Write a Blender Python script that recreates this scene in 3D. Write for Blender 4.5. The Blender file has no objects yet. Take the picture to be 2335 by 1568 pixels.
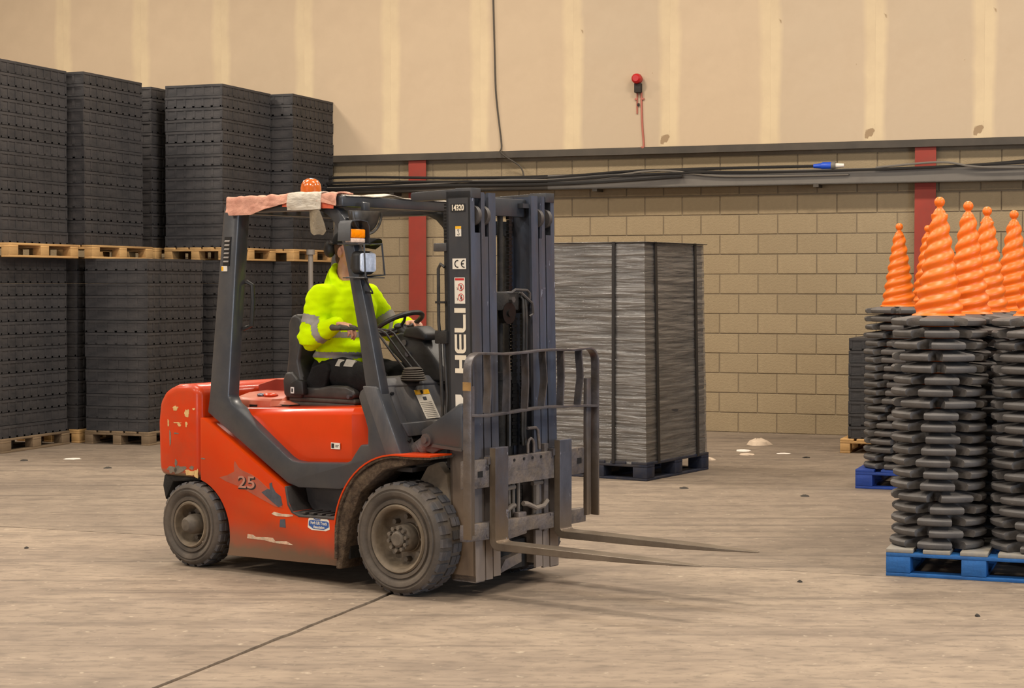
import bpy, bmesh, math, random
from mathutils import Vector, Matrix, noise
R = math.radians
random.seed(7)
sc = bpy.context.scene
col = sc.collection
# ------------------------------------------------------------------ camera
cam_d = bpy.data.cameras.new('camera'); cam = bpy.data.objects.new('camera', cam_d); col.objects.link(cam)
cam_d.sensor_width = 36.0; cam_d.lens = 4035.0 / 2335.0 * 36.0
cam_d.clip_end = 200
cam.location = (0, 0, 1.70); cam.rotation_euler = (R(90) - math.atan(134 / 4035.0), 0, 0)
sc.camera = cam
# ------------------------------------------------------------------ light
W = bpy.data.worlds.new('world'); sc.world = W; W.use_nodes = True
W.node_tree.nodes['Background'].inputs[0].default_value = (1.0, 0.94, 0.87, 1)
W.node_tree.nodes['Background'].inputs[1].default_value = 0.17
TH = R(20.2)
EU = Vector((math.cos(TH), -math.sin(TH), 0)); EV = Vector((math.sin(TH), math.cos(TH), 0))
def wuv(u, v, z=0.0): return EU * u + EV * v + Vector((0, 0, z))
def area(name, loc, aim, sx, sy, power, colr):
    d = bpy.data.lights.new(name, 'AREA'); d.shape = 'RECTANGLE'; d.size = sx; d.size_y = sy; d.energy = power; d.color = colr
    o = bpy.data.objects.new(name, d); col.objects.link(o); o.location = loc
    o.rotation_euler = (Vector(aim) - Vector(loc)).to_track_quat('-Z', 'Y').to_euler()
    return o
WARM = (1.0, 0.89, 0.75)
for i, u in enumerate((-13.0, -7.5, -2.0, 3.5)):          # rows of high-bay roof lights
    for j, v in enumerate((2.5, 9.0, 15.5)):
        p = wuv(u, v, 7.8); area('high_bay_light', p, p + Vector((0, 0, -5)), 1.6, 0.5, 390, WARM)
area('doorway_daylight', (13.0, -1.5, 3.0), (0.0, 10.0, 1.0), 4.5, 4.5, 1100, (0.70, 0.82, 1.0))   # loading door to the right
area('left_soft_light', (-13.0, -6.0, 3.2), (0.0, 9.0, 1.0), 5.0, 4.5, 700, (0.95, 0.95, 1.0))    # soft light added behind left, for sheen on the film and truck
sc.view_settings.view_transform = 'Standard'; sc.view_settings.look = 'None'
sc.view_settings.exposure = -0.22; sc.view_settings.gamma = 1.0; sc.view_settings.use_curve_mapping = False

# ------------------------------------------------------------------ materials
def srgb(r, g, b):
    f = lambda c: (c / 255 / 12.92) if c / 255 <= 0.04045 else ((c / 255 + 0.055) / 1.055) ** 2.4
    return (f(r), f(g), f(b), 1)
def mat(name, rgb, rough=0.6, metal=0.0, var=0.0, vscale=3.0, dirt=None, chips=None, low=None, bump=None,
        stretch=(1, 1, 1), rand=0.0, coat=0.0, alpha=None, trans=0.0, spec=0.5, bands=None, island=False):
    """dirt=(rgb, amount 0..1, scale); chips=(rgb, threshold, scale); low=(rgb, z_full, z_none); bump=(scale,strength)"""
    m = bpy.data.materials.new(name); m.use_nodes = True; nt = m.node_tree; N = nt.nodes; L = nt.links
    b = N['Principled BSDF']; b.inputs['Roughness'].default_value = rough; b.inputs['Metallic'].default_value = metal
    b.inputs['Specular IOR Level'].default_value = spec
    if coat: b.inputs['Coat Weight'].default_value = coat; b.inputs['Coat Roughness'].default_value = 0.12
    if trans: b.inputs['Transmission Weight'].default_value = trans
    if alpha is not None: b.inputs['Alpha'].default_value = alpha
    tc = N.new('ShaderNodeTexCoord'); mp = N.new('ShaderNodeMapping'); mp.inputs['Scale'].default_value = stretch
    L.new(tc.outputs['Object'], mp.inputs['Vector']); vec = mp.outputs['Vector']
    def noi(scale, det=4, rough_=0.6):
        n = N.new('ShaderNodeTexNoise'); n.inputs['Scale'].default_value = scale; n.inputs['Detail'].default_value = det
        n.inputs['Roughness'].default_value = rough_; L.new(vec, n.inputs['Vector']); return n.outputs['Fac']
    def ramp(s, a, b_):
        r = N.new('ShaderNodeMapRange'); r.inputs['From Min'].default_value = a; r.inputs['From Max'].default_value = b_
        L.new(s, r.inputs['Value']); return r.outputs['Result']
    def mul(s, k):
        q = N.new('ShaderNodeMath'); q.operation = 'MULTIPLY'; L.new(s, q.inputs[0])
        if isinstance(k, (int, float)): q.inputs[1].default_value = k
        else: L.new(k, q.inputs[1])
        return q.outputs[0]
    def mix(fac, a, c):
        x = N.new('ShaderNodeMix'); x.data_type = 'RGBA'
        if isinstance(fac, (int, float)): x.inputs[0].default_value = fac
        else: L.new(fac, x.inputs[0])
        for i, q in ((6, a), (7, c)):
            if isinstance(q, tuple): x.inputs[i].default_value = q
            else: L.new(q, x.inputs[i])
        return x.outputs[2]
    c0 = srgb(*rgb); c = c0
    if var:
        d = tuple(max(0, v * (1 - var)) for v in c0[:3]) + (1,); l = tuple(v * (1 + var) for v in c0[:3]) + (1,)
        c = mix(ramp(noi(vscale, 6), 0.35, 0.65), d, l)
    if rand:
        oi = N.new('ShaderNodeObjectInfo'); hs = N.new('ShaderNodeHueSaturation')
        r = N.new('ShaderNodeMapRange'); r.inputs['To Min'].default_value = 1 - rand; r.inputs['To Max'].default_value = 1 + rand
        L.new(oi.outputs['Random'], r.inputs['Value']); L.new(r.outputs['Result'], hs.inputs['Value'])
        if isinstance(c, tuple): hs.inputs['Color'].default_value = c
        else: L.new(c, hs.inputs['Color'])
        c = hs.outputs['Color']
    if bands:   # bands=(rgb, half_width, where): joint compound along both vertical edges of a board
        sx = N.new('ShaderNodeSeparateXYZ'); L.new(tc.outputs['Object'], sx.inputs[0])
        ab = N.new('ShaderNodeMath'); ab.operation = 'ABSOLUTE'; L.new(sx.outputs[0], ab.inputs[0])
        ad = N.new('ShaderNodeMath'); ad.operation = 'ADD'; L.new(ab.outputs[0], ad.inputs[0])
        L.new(mul(ramp(noi(1.6, 3), 0.3, 0.7), 0.05), ad.inputs[1])
        c = mix(mul(ramp(ad.outputs[0], bands[2] - bands[1] - 0.03, bands[2] - bands[1] + 0.03), 0.85), c, srgb(*bands[0]))
    if dirt:
        c = mix(mul(ramp(noi(dirt[2], 8, 0.65), 0.42, 0.70), dirt[1]), c, srgb(*dirt[0]))
    if low:
        sx = N.new('ShaderNodeSeparateXYZ'); L.new(tc.outputs['Object'], sx.inputs[0])
        ad = N.new('ShaderNodeMath'); ad.operation = 'ADD'; L.new(sx.outputs[2], ad.inputs[0])
        L.new(mul(noi(6, 5), 0.14), ad.inputs[1])
        c = mix(ramp(ad.outputs[0], low[2] + 0.07, low[1] + 0.07), c, srgb(*low[0]))
    if chips:
        c = mix(ramp(noi(chips[2], 5, 0.55), chips[1], chips[1] + 0.015), c, srgb(*chips[0]))
    if isinstance(c, tuple): b.inputs['Base Color'].default_value = c
    else: L.new(c, b.inputs['Base Color'])
    if bump:
        bp = N.new('ShaderNodeBump'); bp.inputs['Strength'].default_value = bump[1]; bp.inputs['Distance'].default_value = 0.02
        L.new(noi(bump[0], 6), bp.inputs['Height']); L.new(bp.outputs[0], b.inputs['Normal'])
    return m
M = {}
DUST = (141, 122, 101)
M['orange'] = mat('orange_red_paint', (200, 56, 0), 0.34, var=0.08, vscale=2.5, dirt=((168, 66, 20), 0.55, 5), low=((108, 84, 66), 0.15, 0.33), coat=0.12, spec=0.3, bump=(30, 0.03))
M['orange_clean'] = mat('clean_orange_red_paint', (208, 56, 0), 0.24, var=0.06, dirt=((186, 60, 6), 0.4, 4), coat=0.35, spec=0.3)
M['orange_dust'] = mat('dusty_orange_red_paint', (190, 88, 62), 0.45, var=0.12, vscale=4, dirt=((200, 140, 116), 0.7, 3), coat=0.2)
M['weight'] = mat('scuffed_orange_red_paint', (196, 54, 4), 0.38, var=0.10, vscale=3, dirt=((172, 70, 38), 0.5, 9), chips=((196, 160, 112), 0.715, 7), low=((128, 108, 84), 0.53, 0.58), coat=0.2, spec=0.3, bump=(20, 0.06))
M['guard'] = mat('slate_grey_paint', (55, 57, 62), 0.36, var=0.12, vscale=5, dirt=((76, 73, 70), 0.45, 7), chips=((150, 128, 84), 0.755, 38), coat=0.15, bump=(40, 0.05))
M['cowl'] = mat('worn_slate_grey_paint', (72, 72, 76), 0.5, var=0.12, vscale=6, dirt=((112, 104, 96), 0.6, 6), chips=((150, 142, 134), 0.71, 34), bump=(40, 0.1), stretch=(1, 1, .35))
M['mast'] = mat('mast_blue_grey_steel', (66, 73, 88), 0.45, 0.15, var=0.25, vscale=8, dirt=((80, 72, 66), 0.7, 5), low=((134, 122, 112), 0.2, 0.85), chips=((128, 134, 150), 0.69, 40), stretch=(1, 1, .3), bump=(50, 0.05))
M['mast_side'] = mat('mast_dark_paint', (50, 52, 57), 0.42, var=0.10, vscale=4, dirt=((72, 68, 64), 0.5, 6), low=((114, 96, 78), 0.45, 0.95), stretch=(1, 1, .5), bump=(50, 0.05))
M['steel'] = mat('worn_fork_steel', (84, 86, 96), 0.34, 0.45, var=0.35, vscale=7, dirt=((104, 84, 62), 0.8, 3), chips=((150, 150, 160), 0.67, 30), bump=(60, 0.15), stretch=(1, 1, .5), low=((124, 106, 84), .22, .55))
M['carriage'] = mat('dirty_carriage_steel', (92, 86, 86), 0.55, 0.25, var=0.35, vscale=12, dirt=((126, 112, 96), 0.9, 9), chips=((56, 50, 52), 0.66, 16), bump=(50, 0.3))
M['rail_steel'] = mat('rubbed_guard_steel', (88, 86, 90), 0.38, 0.4, var=0.35, vscale=9, dirt=((104, 90, 74), 0.6, 6), low=((112, 98, 82), 0.35, 0.9), bump=(50, 0.1))
M['rail_end'] = mat('rusty_yellow_wear', (150, 116, 66), 0.7, var=0.3, vscale=12)
M['blade'] = mat('fork_blade_steel', (112, 100, 86), 0.42, 0.35, var=0.2, vscale=4, dirt=((86, 72, 58), 0.6, 5), bump=(60, 0.06))
M['black'] = mat('black_plastic', (28, 27, 27), 0.5, var=0.2, vscale=8, dirt=((58, 54, 50), 0.5, 9), bump=(60, 0.05))
M['chassis'] = mat('oily_black_chassis', (20, 18, 16), 0.8, var=0.3, vscale=9, dirt=((52, 44, 36), 0.6, 10), bump=(20, 0.3))
M['step'] = mat('step_dark_grey', (58, 55, 54), 0.55, var=0.15, vscale=6, dirt=((84, 76, 70), 0.6, 7), bump=(50, 0.1))
M['mud'] = mat('mud_splashed_fender', (70, 55, 42), 0.95, var=0.35, vscale=30, dirt=((112, 94, 74), 0.9, 24), bump=(60, 0.9))
M['rubber'] = mat('dusty_tyre_rubber', (78, 70, 62), 0.85, var=0.15, vscale=5, dirt=((106, 95, 83), 0.7, 5), bump=(60, 0.15))
M['tread'] = mat('worn_tread_rubber', (72, 71, 73), 0.75, var=0.2, vscale=6, dirt=((98, 82, 66), 0.7, 6), bump=(40, 0.2))
M['rim'] = mat('dusty_wheel_rim', (118, 104, 86), 0.8, var=0.2, vscale=7, dirt=((82, 72, 60), 0.7, 8), bump=(60, 0.15))
M['hub'] = mat('dusty_hub', (104, 94, 82), 0.75, var=0.15, vscale=12, dirt=((66, 58, 50), 0.7, 16))
M['seat'] = mat('black_seat_vinyl', (48, 46, 46), 0.42, var=0.2, vscale=5, dirt=((86, 80, 74), 0.45, 6), bump=(30, 0.06))
M['bellows'] = mat('dusty_bellows_rubber', (74, 66, 58), 0.65, var=0.2, vscale=8)
M['hivis'] = mat('fluorescent_yellow_fleece', (214, 250, 0), 0.95, var=0.04, vscale=7, spec=0.1, bump=(90, 0.15))
M['strip'] = mat('grey_reflective_tape', (150, 144, 138), 0.55, var=0.08, vscale=20, bump=(70, 0.1))
M['trouser'] = mat('black_work_trousers', (24, 23, 24), 0.9, var=0.25, vscale=10, bump=(40, 0.3), spec=0.2)
M['cap'] = mat('black_cap_cloth', (16, 16, 17), 0.85, bump=(90, 0.2))
M['skin'] = mat('skin', (206, 152, 124), 0.5, var=0.08, vscale=15, dirt=((190, 118, 98), 0.4, 12))
M['hair'] = mat('short_brown_hair', (88, 62, 44), 0.9, var=0.3, vscale=60, bump=(120, 0.6))
M['white'] = mat('white_sticker', (222, 214, 200), 0.5, var=0.04, vscale=9)
M['cream'] = mat('cream_lettering', (226, 214, 192), 0.5, var=0.05, vscale=9)
M['ink'] = mat('black_print', (22, 22, 24), 0.5)
M['redink'] = mat('red_print', (190, 30, 30), 0.5)
M['yellow'] = mat('yellow_print', (236, 176, 24), 0.5)
M['blueink'] = mat('blue_print', (44, 84, 150), 0.5)
M['greyink'] = mat('faded_silver_decal', (176, 120, 102), 0.6, var=0.1, vscale=12)
M['decal'] = mat('faded_red_grey_decal', (166, 74, 50), 0.6, var=0.1, vscale=12, dirt=((150, 90, 70), .6, 20))
M['scrape'] = mat('scraped_grey_primer', (70, 72, 80), 0.6, var=0.2, vscale=20)
M['bare'] = mat('bare_scraped_patch', (196, 176, 150), 0.7, var=0.3, vscale=26, dirt=((190, 90, 50), 0.6, 30))
M['beacon'] = mat('amber_beacon_plastic', (186, 92, 30), 0.18, var=0.1, vscale=40, coat=0.6)
M['amber'] = mat('amber_lens', (250, 138, 0), 0.2, var=0.15, vscale=60, coat=0.5)
M['clearlens'] = mat('clear_lens', (220, 190, 170), 0.25, var=0.15, vscale=60)
M['headlens'] = mat('headlamp_glass', (206, 216, 236), 0.12, 0.2, var=0.15, vscale=50, coat=0.8)
M['cloth'] = mat('faded_pink_cloth', (204, 150, 128), 0.9, var=0.08, vscale=12, dirt=((170, 108, 92), 0.5, 9), bump=(50, 0.3))
M['cloth_red'] = mat('orange_red_cloth_lining', (206, 92, 62), 0.8, var=0.1, vscale=12)
M['tape'] = mat('milky_plastic_wrap', (206, 196, 180), 0.25, var=0.12, vscale=40, stretch=(.2, 1, 1), bump=(60, 0.5), alpha=0.86)
M['tape_flap'] = mat('thin_plastic_wrap_flap', (160, 146, 122), 0.3, var=0.12, vscale=30, bump=(40, 0.5), alpha=0.62)
M['sheet'] = mat('clear_roof_sheet', (200, 185, 160), 0.15, alpha=0.22, coat=0.5)
M['mirror'] = mat('convex_mirror_back', (52, 49, 46), 0.35, var=0.2, vscale=9, dirt=((100, 92, 82), 0.5, 12))
M['mirror_rim'] = mat('mirror_rim', (120, 112, 100), 0.45)
M['hose'] = mat('black_hydraulic_hose', (30, 30, 31), 0.5, var=0.2, vscale=10, dirt=((84, 76, 66), .5, 9))
M['hose_dusty'] = mat('dusty_hydraulic_hose', (112, 102, 92), 0.7, var=0.2, vscale=10)
M['chain'] = mat('oily_chain', (24, 23, 22), 0.4, 0.4)
M['buckle'] = mat('white_buckle_tag', (225, 225, 222), 0.4)
# surroundings
M['tray'] = mat('black_recycled_plastic', (44, 43, 45), 0.62, var=0.22, vscale=5, dirt=((74, 69, 67), 0.5, 2.6), rand=0.14, bump=(40, 0.15), stretch=(1, 1, 2))
M['wood'] = mat('pale_pallet_wood', (192, 152, 98), 0.8, var=0.2, vscale=4, dirt=((120, 84, 52), 0.5, 3), rand=0.12, stretch=(1, .25, 1), bump=(30, .2))
M['oldwood'] = mat('weathered_pallet_wood', (120, 100, 76), 0.85, var=0.25, vscale=4, dirt=((74, 60, 46), 0.7, 3), rand=0.15, stretch=(1, .25, 1), bump=(30, .2))
M['bluewood'] = mat('blue_painted_pallet_wood', (22, 88, 150), 0.6, var=0.2, vscale=6, dirt=((20, 60, 110), 0.5, 4), chips=((190, 170, 150), 0.72, 9), rand=0.1, bump=(30, .2))
M['navy'] = mat('shaded_navy_pallet_wood', (15, 25, 48), 0.7, var=0.2, vscale=6, dirt=((70, 62, 52), 0.7, 4), rand=0.1)  # blue darkened to navy: shade under the wrapped load put into the colour
M['bluedark'] = mat('deep_blue_pallet_wood', (22, 56, 132), 0.6, var=0.2, vscale=6, chips=((190, 140, 90), 0.70, 8), rand=0.1, bump=(30, .2))
M['bluetop'] = mat('dusty_blue_deck', (140, 132, 118), 0.8, var=0.2, vscale=6, dirt=((90, 104, 124), 0.6, 5))
M['cone'] = mat('orange_cone_plastic', (238, 112, 18), 0.42, var=0.04, vscale=6, dirt=((222, 96, 20), .4, 6))
M['base'] = mat('grey_black_rubber_base', (86, 83, 81), 0.7, var=0.12, vscale=10, dirt=((100, 92, 84), 0.6, 7), rand=0.16, bump=(70, 0.2))
M['block'] = mat('beige_concrete_block', (152, 134, 105), 0.92, var=0.08, vscale=3, dirt=((130, 113, 88), 0.6, 2.2), rand=0.06, bump=(60, 0.4))
M['mortar'] = mat('mortar', (134, 119, 98), 0.95, var=0.1, vscale=8, bump=(40, 0.3))
M['panel'] = mat('plasterboard', (192, 170, 142), 0.85, var=0.035, vscale=1.2, dirt=((176, 154, 128), 0.5, 1.1), rand=0.02, bands=((209, 188, 152), 0.085, 0.59), bump=(20, 0.03))
M['panel_plain'] = mat('plain_plasterboard', (192, 170, 142), 0.85, var=0.035, vscale=1.2, dirt=((176, 154, 128), 0.5, 1.1))
M['panel_marked'] = mat('scuffed_plasterboard', (187, 167, 141), 0.85, var=0.035, vscale=1.2, dirt=((175, 153, 127), 0.5, 1.1), chips=((152, 128, 98), 0.665, 3.0), rand=0.02, bands=((208, 187, 151), 0.085, 0.59), bump=(20, 0.03))
M['lintel'] = mat('dark_steel_angle', (66, 58, 48), 0.6, var=0.2, vscale=3)
M['redsteel'] = mat('red_oxide_steel', (142, 44, 26), 0.6, var=0.12, vscale=3, dirt=((126, 52, 36), .5, 4))
M['tray_steel'] = mat('galvanised_trunking', (112, 106, 98), 0.45, 0.3, var=0.15, vscale=2, dirt=((70, 64, 58), 0.6, 2))
M['cable'] = mat('black_cable', (30, 28, 27), 0.5)
M['cable_grey'] = mat('grey_cable', (108, 102, 94), 0.5)
M['alarm'] = mat('red_alarm_plastic', (176, 22, 24), 0.4)
M['redcable'] = mat('dull_red_cable', (170, 96, 80), 0.6)
M['bluecap'] = mat('blue_connector', (24, 74, 190), 0.4)
M['pipe'] = mat('pale_grey_pole', (128, 120, 112), 0.5)
M['paper'] = mat('white_paper', (226, 216, 206), 0.8)
M['rag'] = mat('crumpled_cream_rag', (200, 180, 158), 0.9, var=0.1, vscale=20)
M['scrap'] = mat('black_rubber_scrap', (44, 38, 32), 0.8)
M['strap'] = mat('grey_strap', (112, 104, 96), 0.5)
M['darkstrap'] = mat('dark_strap', (30, 27, 26), 0.5)

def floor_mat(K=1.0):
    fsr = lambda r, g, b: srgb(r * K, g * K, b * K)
    m = bpy.data.materials.new('dusty_concrete'); m.use_nodes = True; nt = m.node_tree; N = nt.nodes; L = nt.links
    b = N['Principled BSDF']; b.inputs['Roughness'].default_value = 0.72; b.inputs['Specular IOR Level'].default_value = 0.35
    g = N.new('ShaderNodeNewGeometry')
    def noi(scale, st, rot=0, det=6, dist=0.0):
        mp = N.new('ShaderNodeMapping'); mp.inputs['Scale'].default_value = st; mp.inputs['Rotation'].default_value = (0, 0, rot)
        L.new(g.outputs['Position'], mp.inputs['Vector'])
        n = N.new('ShaderNodeTexNoise'); n.inputs['Scale'].default_value = scale; n.inputs['Detail'].default_value = det
        n.inputs['Distortion'].default_value = dist
        L.new(mp.outputs[0], n.inputs['Vector']); return n.outputs['Fac']
    def ramp(s, a, c):
        r = N.new('ShaderNodeMapRange'); r.inputs['From Min'].default_value = a; r.inputs['From Max'].default_value = c
        L.new(s, r.inputs['Value']); return r.outputs['Result']
    def mul(s, k):
        q = N.new('ShaderNodeMath'); q.operation = 'MULTIPLY'; L.new(s, q.inputs[0])
        if isinstance(k, (int, float)): q.inputs[1].default_value = k
        else: L.new(k, q.inputs[1])
        return q.outputs[0]
    def mix(f, a, c):
        x = N.new('ShaderNodeMix'); x.data_type = 'RGBA'; L.new(f, x.inputs[0])
        for i, q in ((6, a), (7, c)):
            if isinstance(q, tuple): x.inputs[i].default_value = q
            else: L.new(q, x.inputs[i])
        return x.outputs[2]
    c = mix(ramp(noi(0.55, (1, 1, 1), det=4), 0.35, 0.65), fsr(140, 124, 108), fsr(158, 141, 122))
    c = mix(mul(ramp(noi(3.0, (1, 1.6, 1), det=10), 0.45, 0.70), 0.65), c, fsr(118, 104, 91))
    c = mix(mul(ramp(noi(1.3, (0.5, 3.2, 1), 0.30, dist=0.6), 0.50, 0.75), 0.45), c, fsr(104, 91, 80))      # sweeping and drag marks
    c = mix(mul(ramp(noi(1.0, (0.25, 8, 1), 0.62, dist=0.4), 0.55, 0.70), 0.55), c, fsr(92, 81, 72))       # tyre tracks
    c = mix(mul(ramp(noi(1.0, (0.5, 4, 1), 0.10, dist=0.8), 0.56, 0.74), 0.35), c, fsr(172, 154, 132))
    c = mix(mul(ramp(noi(9, (1, 2.2, 1), 0.3, det=9), 0.50, 0.70), 0.55), c, fsr(100, 89, 78))
    c = mix(mul(ramp(noi(28, (1, 1, 1), det=5), 0.60, 0.70), 0.5), c, fsr(104, 92, 80))
    c = mix(mul(ramp(noi(16, (1, 1, 1), det=6), 0.64, 0.72), 0.4), c, fsr(204, 188, 164))
    L.new(c, b.inputs['Base Color'])
    bp = N.new('ShaderNodeBump'); bp.inputs['Strength'].default_value = 0.25; bp.inputs['Distance'].default_value = 0.01
    L.new(noi(20, (1, 1, 1), det=8), bp.inputs['Height']); L.new(bp.outputs[0], b.inputs['Normal'])
    return m
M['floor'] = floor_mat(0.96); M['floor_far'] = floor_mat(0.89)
M['joint'] = mat('dark_joint_filler', (112, 101, 88), 0.9, var=0.2, vscale=6)

def film_mat():
    m = bpy.data.materials.new('stretch_film'); m.use_nodes = True; nt = m.node_tree; N = nt.nodes; L = nt.links
    for n in list(N): N.remove(n)
    out = N.new('ShaderNodeOutputMaterial'); gl = N.new('ShaderNodeBsdfPrincipled')
    gl.inputs['Base Color'].default_value = (0.16, 0.148, 0.137, 1); gl.inputs['Roughness'].default_value = 0.28
    gl.inputs['Specular IOR Level'].default_value = 1.0; gl.inputs['IOR'].default_value = 1.9
    gl.inputs['Coat Weight'].default_value = 0.8; gl.inputs['Coat Roughness'].default_value = 0.22
    tr = N.new('ShaderNodeBsdfTransparent'); mx = N.new('ShaderNodeMixShader')
    tc = N.new('ShaderNodeTexCoord'); mp = N.new('ShaderNodeMapping'); mp.inputs['Scale'].default_value = (1.2, 1.2, 16)
    L.new(tc.outputs['Object'], mp.inputs[0]); n = N.new('ShaderNodeTexNoise'); n.inputs['Scale'].default_value = 1.6; n.inputs['Detail'].default_value = 7
    L.new(mp.outputs[0], n.inputs[0])
    bp = N.new('ShaderNodeBump'); bp.inputs['Strength'].default_value = 0.8; bp.inputs['Distance'].default_value = 0.04
    L.new(n.outputs['Fac'], bp.inputs['Height']); L.new(bp.outputs[0], gl.inputs['Normal']); L.new(bp.outputs[0], gl.inputs['Coat Normal'])
    r = N.new('ShaderNodeMapRange'); r.inputs['From Min'].default_value = 0.35; r.inputs['From Max'].default_value = 0.7
    r.inputs['To Min'].default_value = 0.35; r.inputs['To Max'].default_value = 0.78
    L.new(n.outputs['Fac'], r.inputs[0]); L.new(r.outputs[0], mx.inputs[0]); L.new(tr.outputs[0], mx.inputs[1]); L.new(gl.outputs[0], mx.inputs[2])
    L.new(mx.outputs[0], out.inputs[0]); return m
M['film'] = film_mat()

# ------------------------------------------------------------------ mesh helpers
class MB:
    def __init__(s): s.v = []; s.f = []
    def add(s, vs, fs):
        n = len(s.v); s.v += [tuple(v) for v in vs]; s.f += [tuple(i + n for i in f) for f in fs]; return s
    def box(s, x0, x1, y0, y1, z0, z1):
        vs = [(x, y, z) for x in (x0, x1) for y in (y0, y1) for z in (z0, z1)]
        return s.add(vs, [(0, 1, 3, 2), (4, 6, 7, 5), (0, 4, 5, 1), (2, 3, 7, 6), (0, 2, 6, 4), (1, 5, 7, 3)])
    def prism(s, poly, a0, a1, axis='y'):
        n = len(poly)
        def P(p, a): return {'y': (p[0], a, p[1]), 'x': (a, p[0], p[1]), 'z': (p[0], p[1], a)}[axis]
        vs = [P(p, a0) for p in poly] + [P(p, a1) for p in poly]
        return s.add(vs, [tuple(range(n)), tuple(range(2 * n - 1, n - 1, -1))] + [(i, i + n, (i + 1) % n + n, (i + 1) % n) for i in range(n)])
    def hexa(s, b4, t4):   # two quads -> hexahedron
        return s.add(list(b4) + list(t4), [(3, 2, 1, 0), (4, 5, 6, 7), (0, 1, 5, 4), (1, 2, 6, 5), (2, 3, 7, 6), (3, 0, 4, 7)])
    def tube(s, path, r, n=8, rs=None, close=False):
        P = [Vector(p) for p in path]; m = len(P); vs = []; up = None
        for i, p in enumerate(P):
            if close: d = P[(i + 1) % m] - P[i - 1]
            else: d = (P[min(i + 1, m - 1)] - P[max(i - 1, 0)])
            d.normalize()
            if up is None: up = d.orthogonal().normalized()
            up = (up - d * up.dot(d)); up = up.normalized() if up.length > 1e-6 else d.orthogonal().normalized()
            w = d.cross(up); rr = rs[i] if rs else r
            for k in range(n):
                a = 2 * math.pi * k / n; vs.append(p + up * (rr * math.cos(a)) + w * (rr * math.sin(a)))
        fs = [(i * n + k, i * n + (k + 1) % n, ((i + 1) % m) * n + (k + 1) % n, ((i + 1) % m) * n + k) for i in range(m if close else m - 1) for k in range(n)]
        if not close: fs += [tuple(range(n - 1, -1, -1)), tuple(range((m - 1) * n, m * n))]
        return s.add(vs, fs)
    def flatbar(s, path, w, t, side):   # rectangular section along a path; side = width direction
        P = [Vector(p) for p in path]; vs = []; sd = Vector(side).normalized()
        for i, p in enumerate(P):
            d = (P[min(i + 1, len(P) - 1)] - P[max(i - 1, 0)]).normalized(); nn = d.cross(sd).normalized()
            for a, b in ((-1, -1), (1, -1), (1, 1), (-1, 1)): vs.append(p + sd * (a * w / 2) + nn * (b * t / 2))
        m = len(P); fs = [(i * 4 + k, i * 4 + (k + 1) % 4, (i + 1) * 4 + (k + 1) % 4, (i + 1) * 4 + k) for i in range(m - 1) for k in range(4)]
        return s.add(vs, fs + [(3, 2, 1, 0), tuple(range((m - 1) * 4, m * 4))])
    def lathe(s, prof, c=(0, 0, 0), n=48, axis='y', cap=True):  # prof = [(radius, along axis)]
        vs = []
        for r, a in prof:
            for k in range(n):
                t = 2 * math.pi * k / n; x, y = r * math.cos(t), r * math.sin(t)
                q = {'y': (x, a, y), 'z': (x, y, a), 'x': (a, x, y)}[axis]
                vs.append((c[0] + q[0], c[1] + q[1], c[2] + q[2]))
        m = len(prof); fs = [(i * n + k, i * n + (k + 1) % n, (i + 1) * n + (k + 1) % n, (i + 1) * n + k) for i in range(m - 1) for k in range(n)]
        if cap and prof[0][0] > 1e-5: fs.append(tuple(range(n - 1, -1, -1)))
        if cap and prof[-1][0] > 1e-5: fs.append(tuple(range((m - 1) * n, m * n)))
        return s.add(vs, fs)
    def disc(s, c, r, a0, a1, n=20, axis='y'):
        return s.lathe([(r, a0), (r, a1)], c, n, axis)
    def capsule(s, a, b, ra, rb, n=14, h=5):
        a = Vector(a); b = Vector(b); d = (b - a); L_ = d.length; d = d.normalized() if L_ > 1e-6 else Vector((0, 0, 1))
        path = []; rs = []
        for i in range(h): t = math.pi / 2 * (i + .02) / h; path.append(a - d * ra * math.cos(t)); rs.append(ra * math.sin(t))
        path.append(a); rs.append(ra); path.append(b + d * 1e-4); rs.append(rb)
        for i in range(1, h + 1): t = math.pi / 2 * (i - .02) / h; path.append(b + d * rb * math.sin(t)); rs.append(rb * math.cos(t))
        return s.tube(path, 0, n, rs)
    def ball(s, c, rx, ry, rz, n=18, rot=None):
        vs = []; fs = []; m = n // 2
        for i in range(m + 1):
            t = math.pi * (i if 0 < i < m else (0.01 if i == 0 else m - 0.01)) / m
            for k in range(n):
                a = 2 * math.pi * k / n; q = Vector((rx * math.sin(t) * math.cos(a), ry * math.sin(t) * math.sin(a), rz * math.cos(t)))
                if rot: q = rot @ q
                vs.append(Vector(c) + q)
        for i in range(m):
            for k in range(n): fs.append((i * n + k, (i + 1) * n + k, (i + 1) * n + (k + 1) % n, i * n + (k + 1) % n))
        fs += [tuple(range(n)), tuple(range((m + 1) * n - 1, m * n - 1, -1))]
        return s.add(vs, fs)
    def mesh(s, name, bevel=0, ang=35, seg=2, fn=None, tri_flip=True):
        vs = [fn(*v) for v in s.v] if fn else s.v
        me = bpy.data.meshes.new(name); me.from_pydata(vs, [], s.f); bm = bmesh.new(); bm.from_mesh(me)
        bmesh.ops.recalc_face_normals(bm, faces=bm.faces)
        if bevel:
            es = [e for e in bm.edges if len(e.link_faces) == 2 and e.calc_face_angle(0) > R(28)]
            bmesh.ops.bevel(bm, geom=es, offset=bevel, segments=seg, affect='EDGES', profile=0.5, clamp_overlap=True)
        for f in bm.faces: f.smooth = True
        for e in bm.edges: e.smooth = (len(e.link_faces) == 2 and e.calc_face_angle(0) < R(ang))
        bm.to_mesh(me); bm.free(); return me
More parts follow.
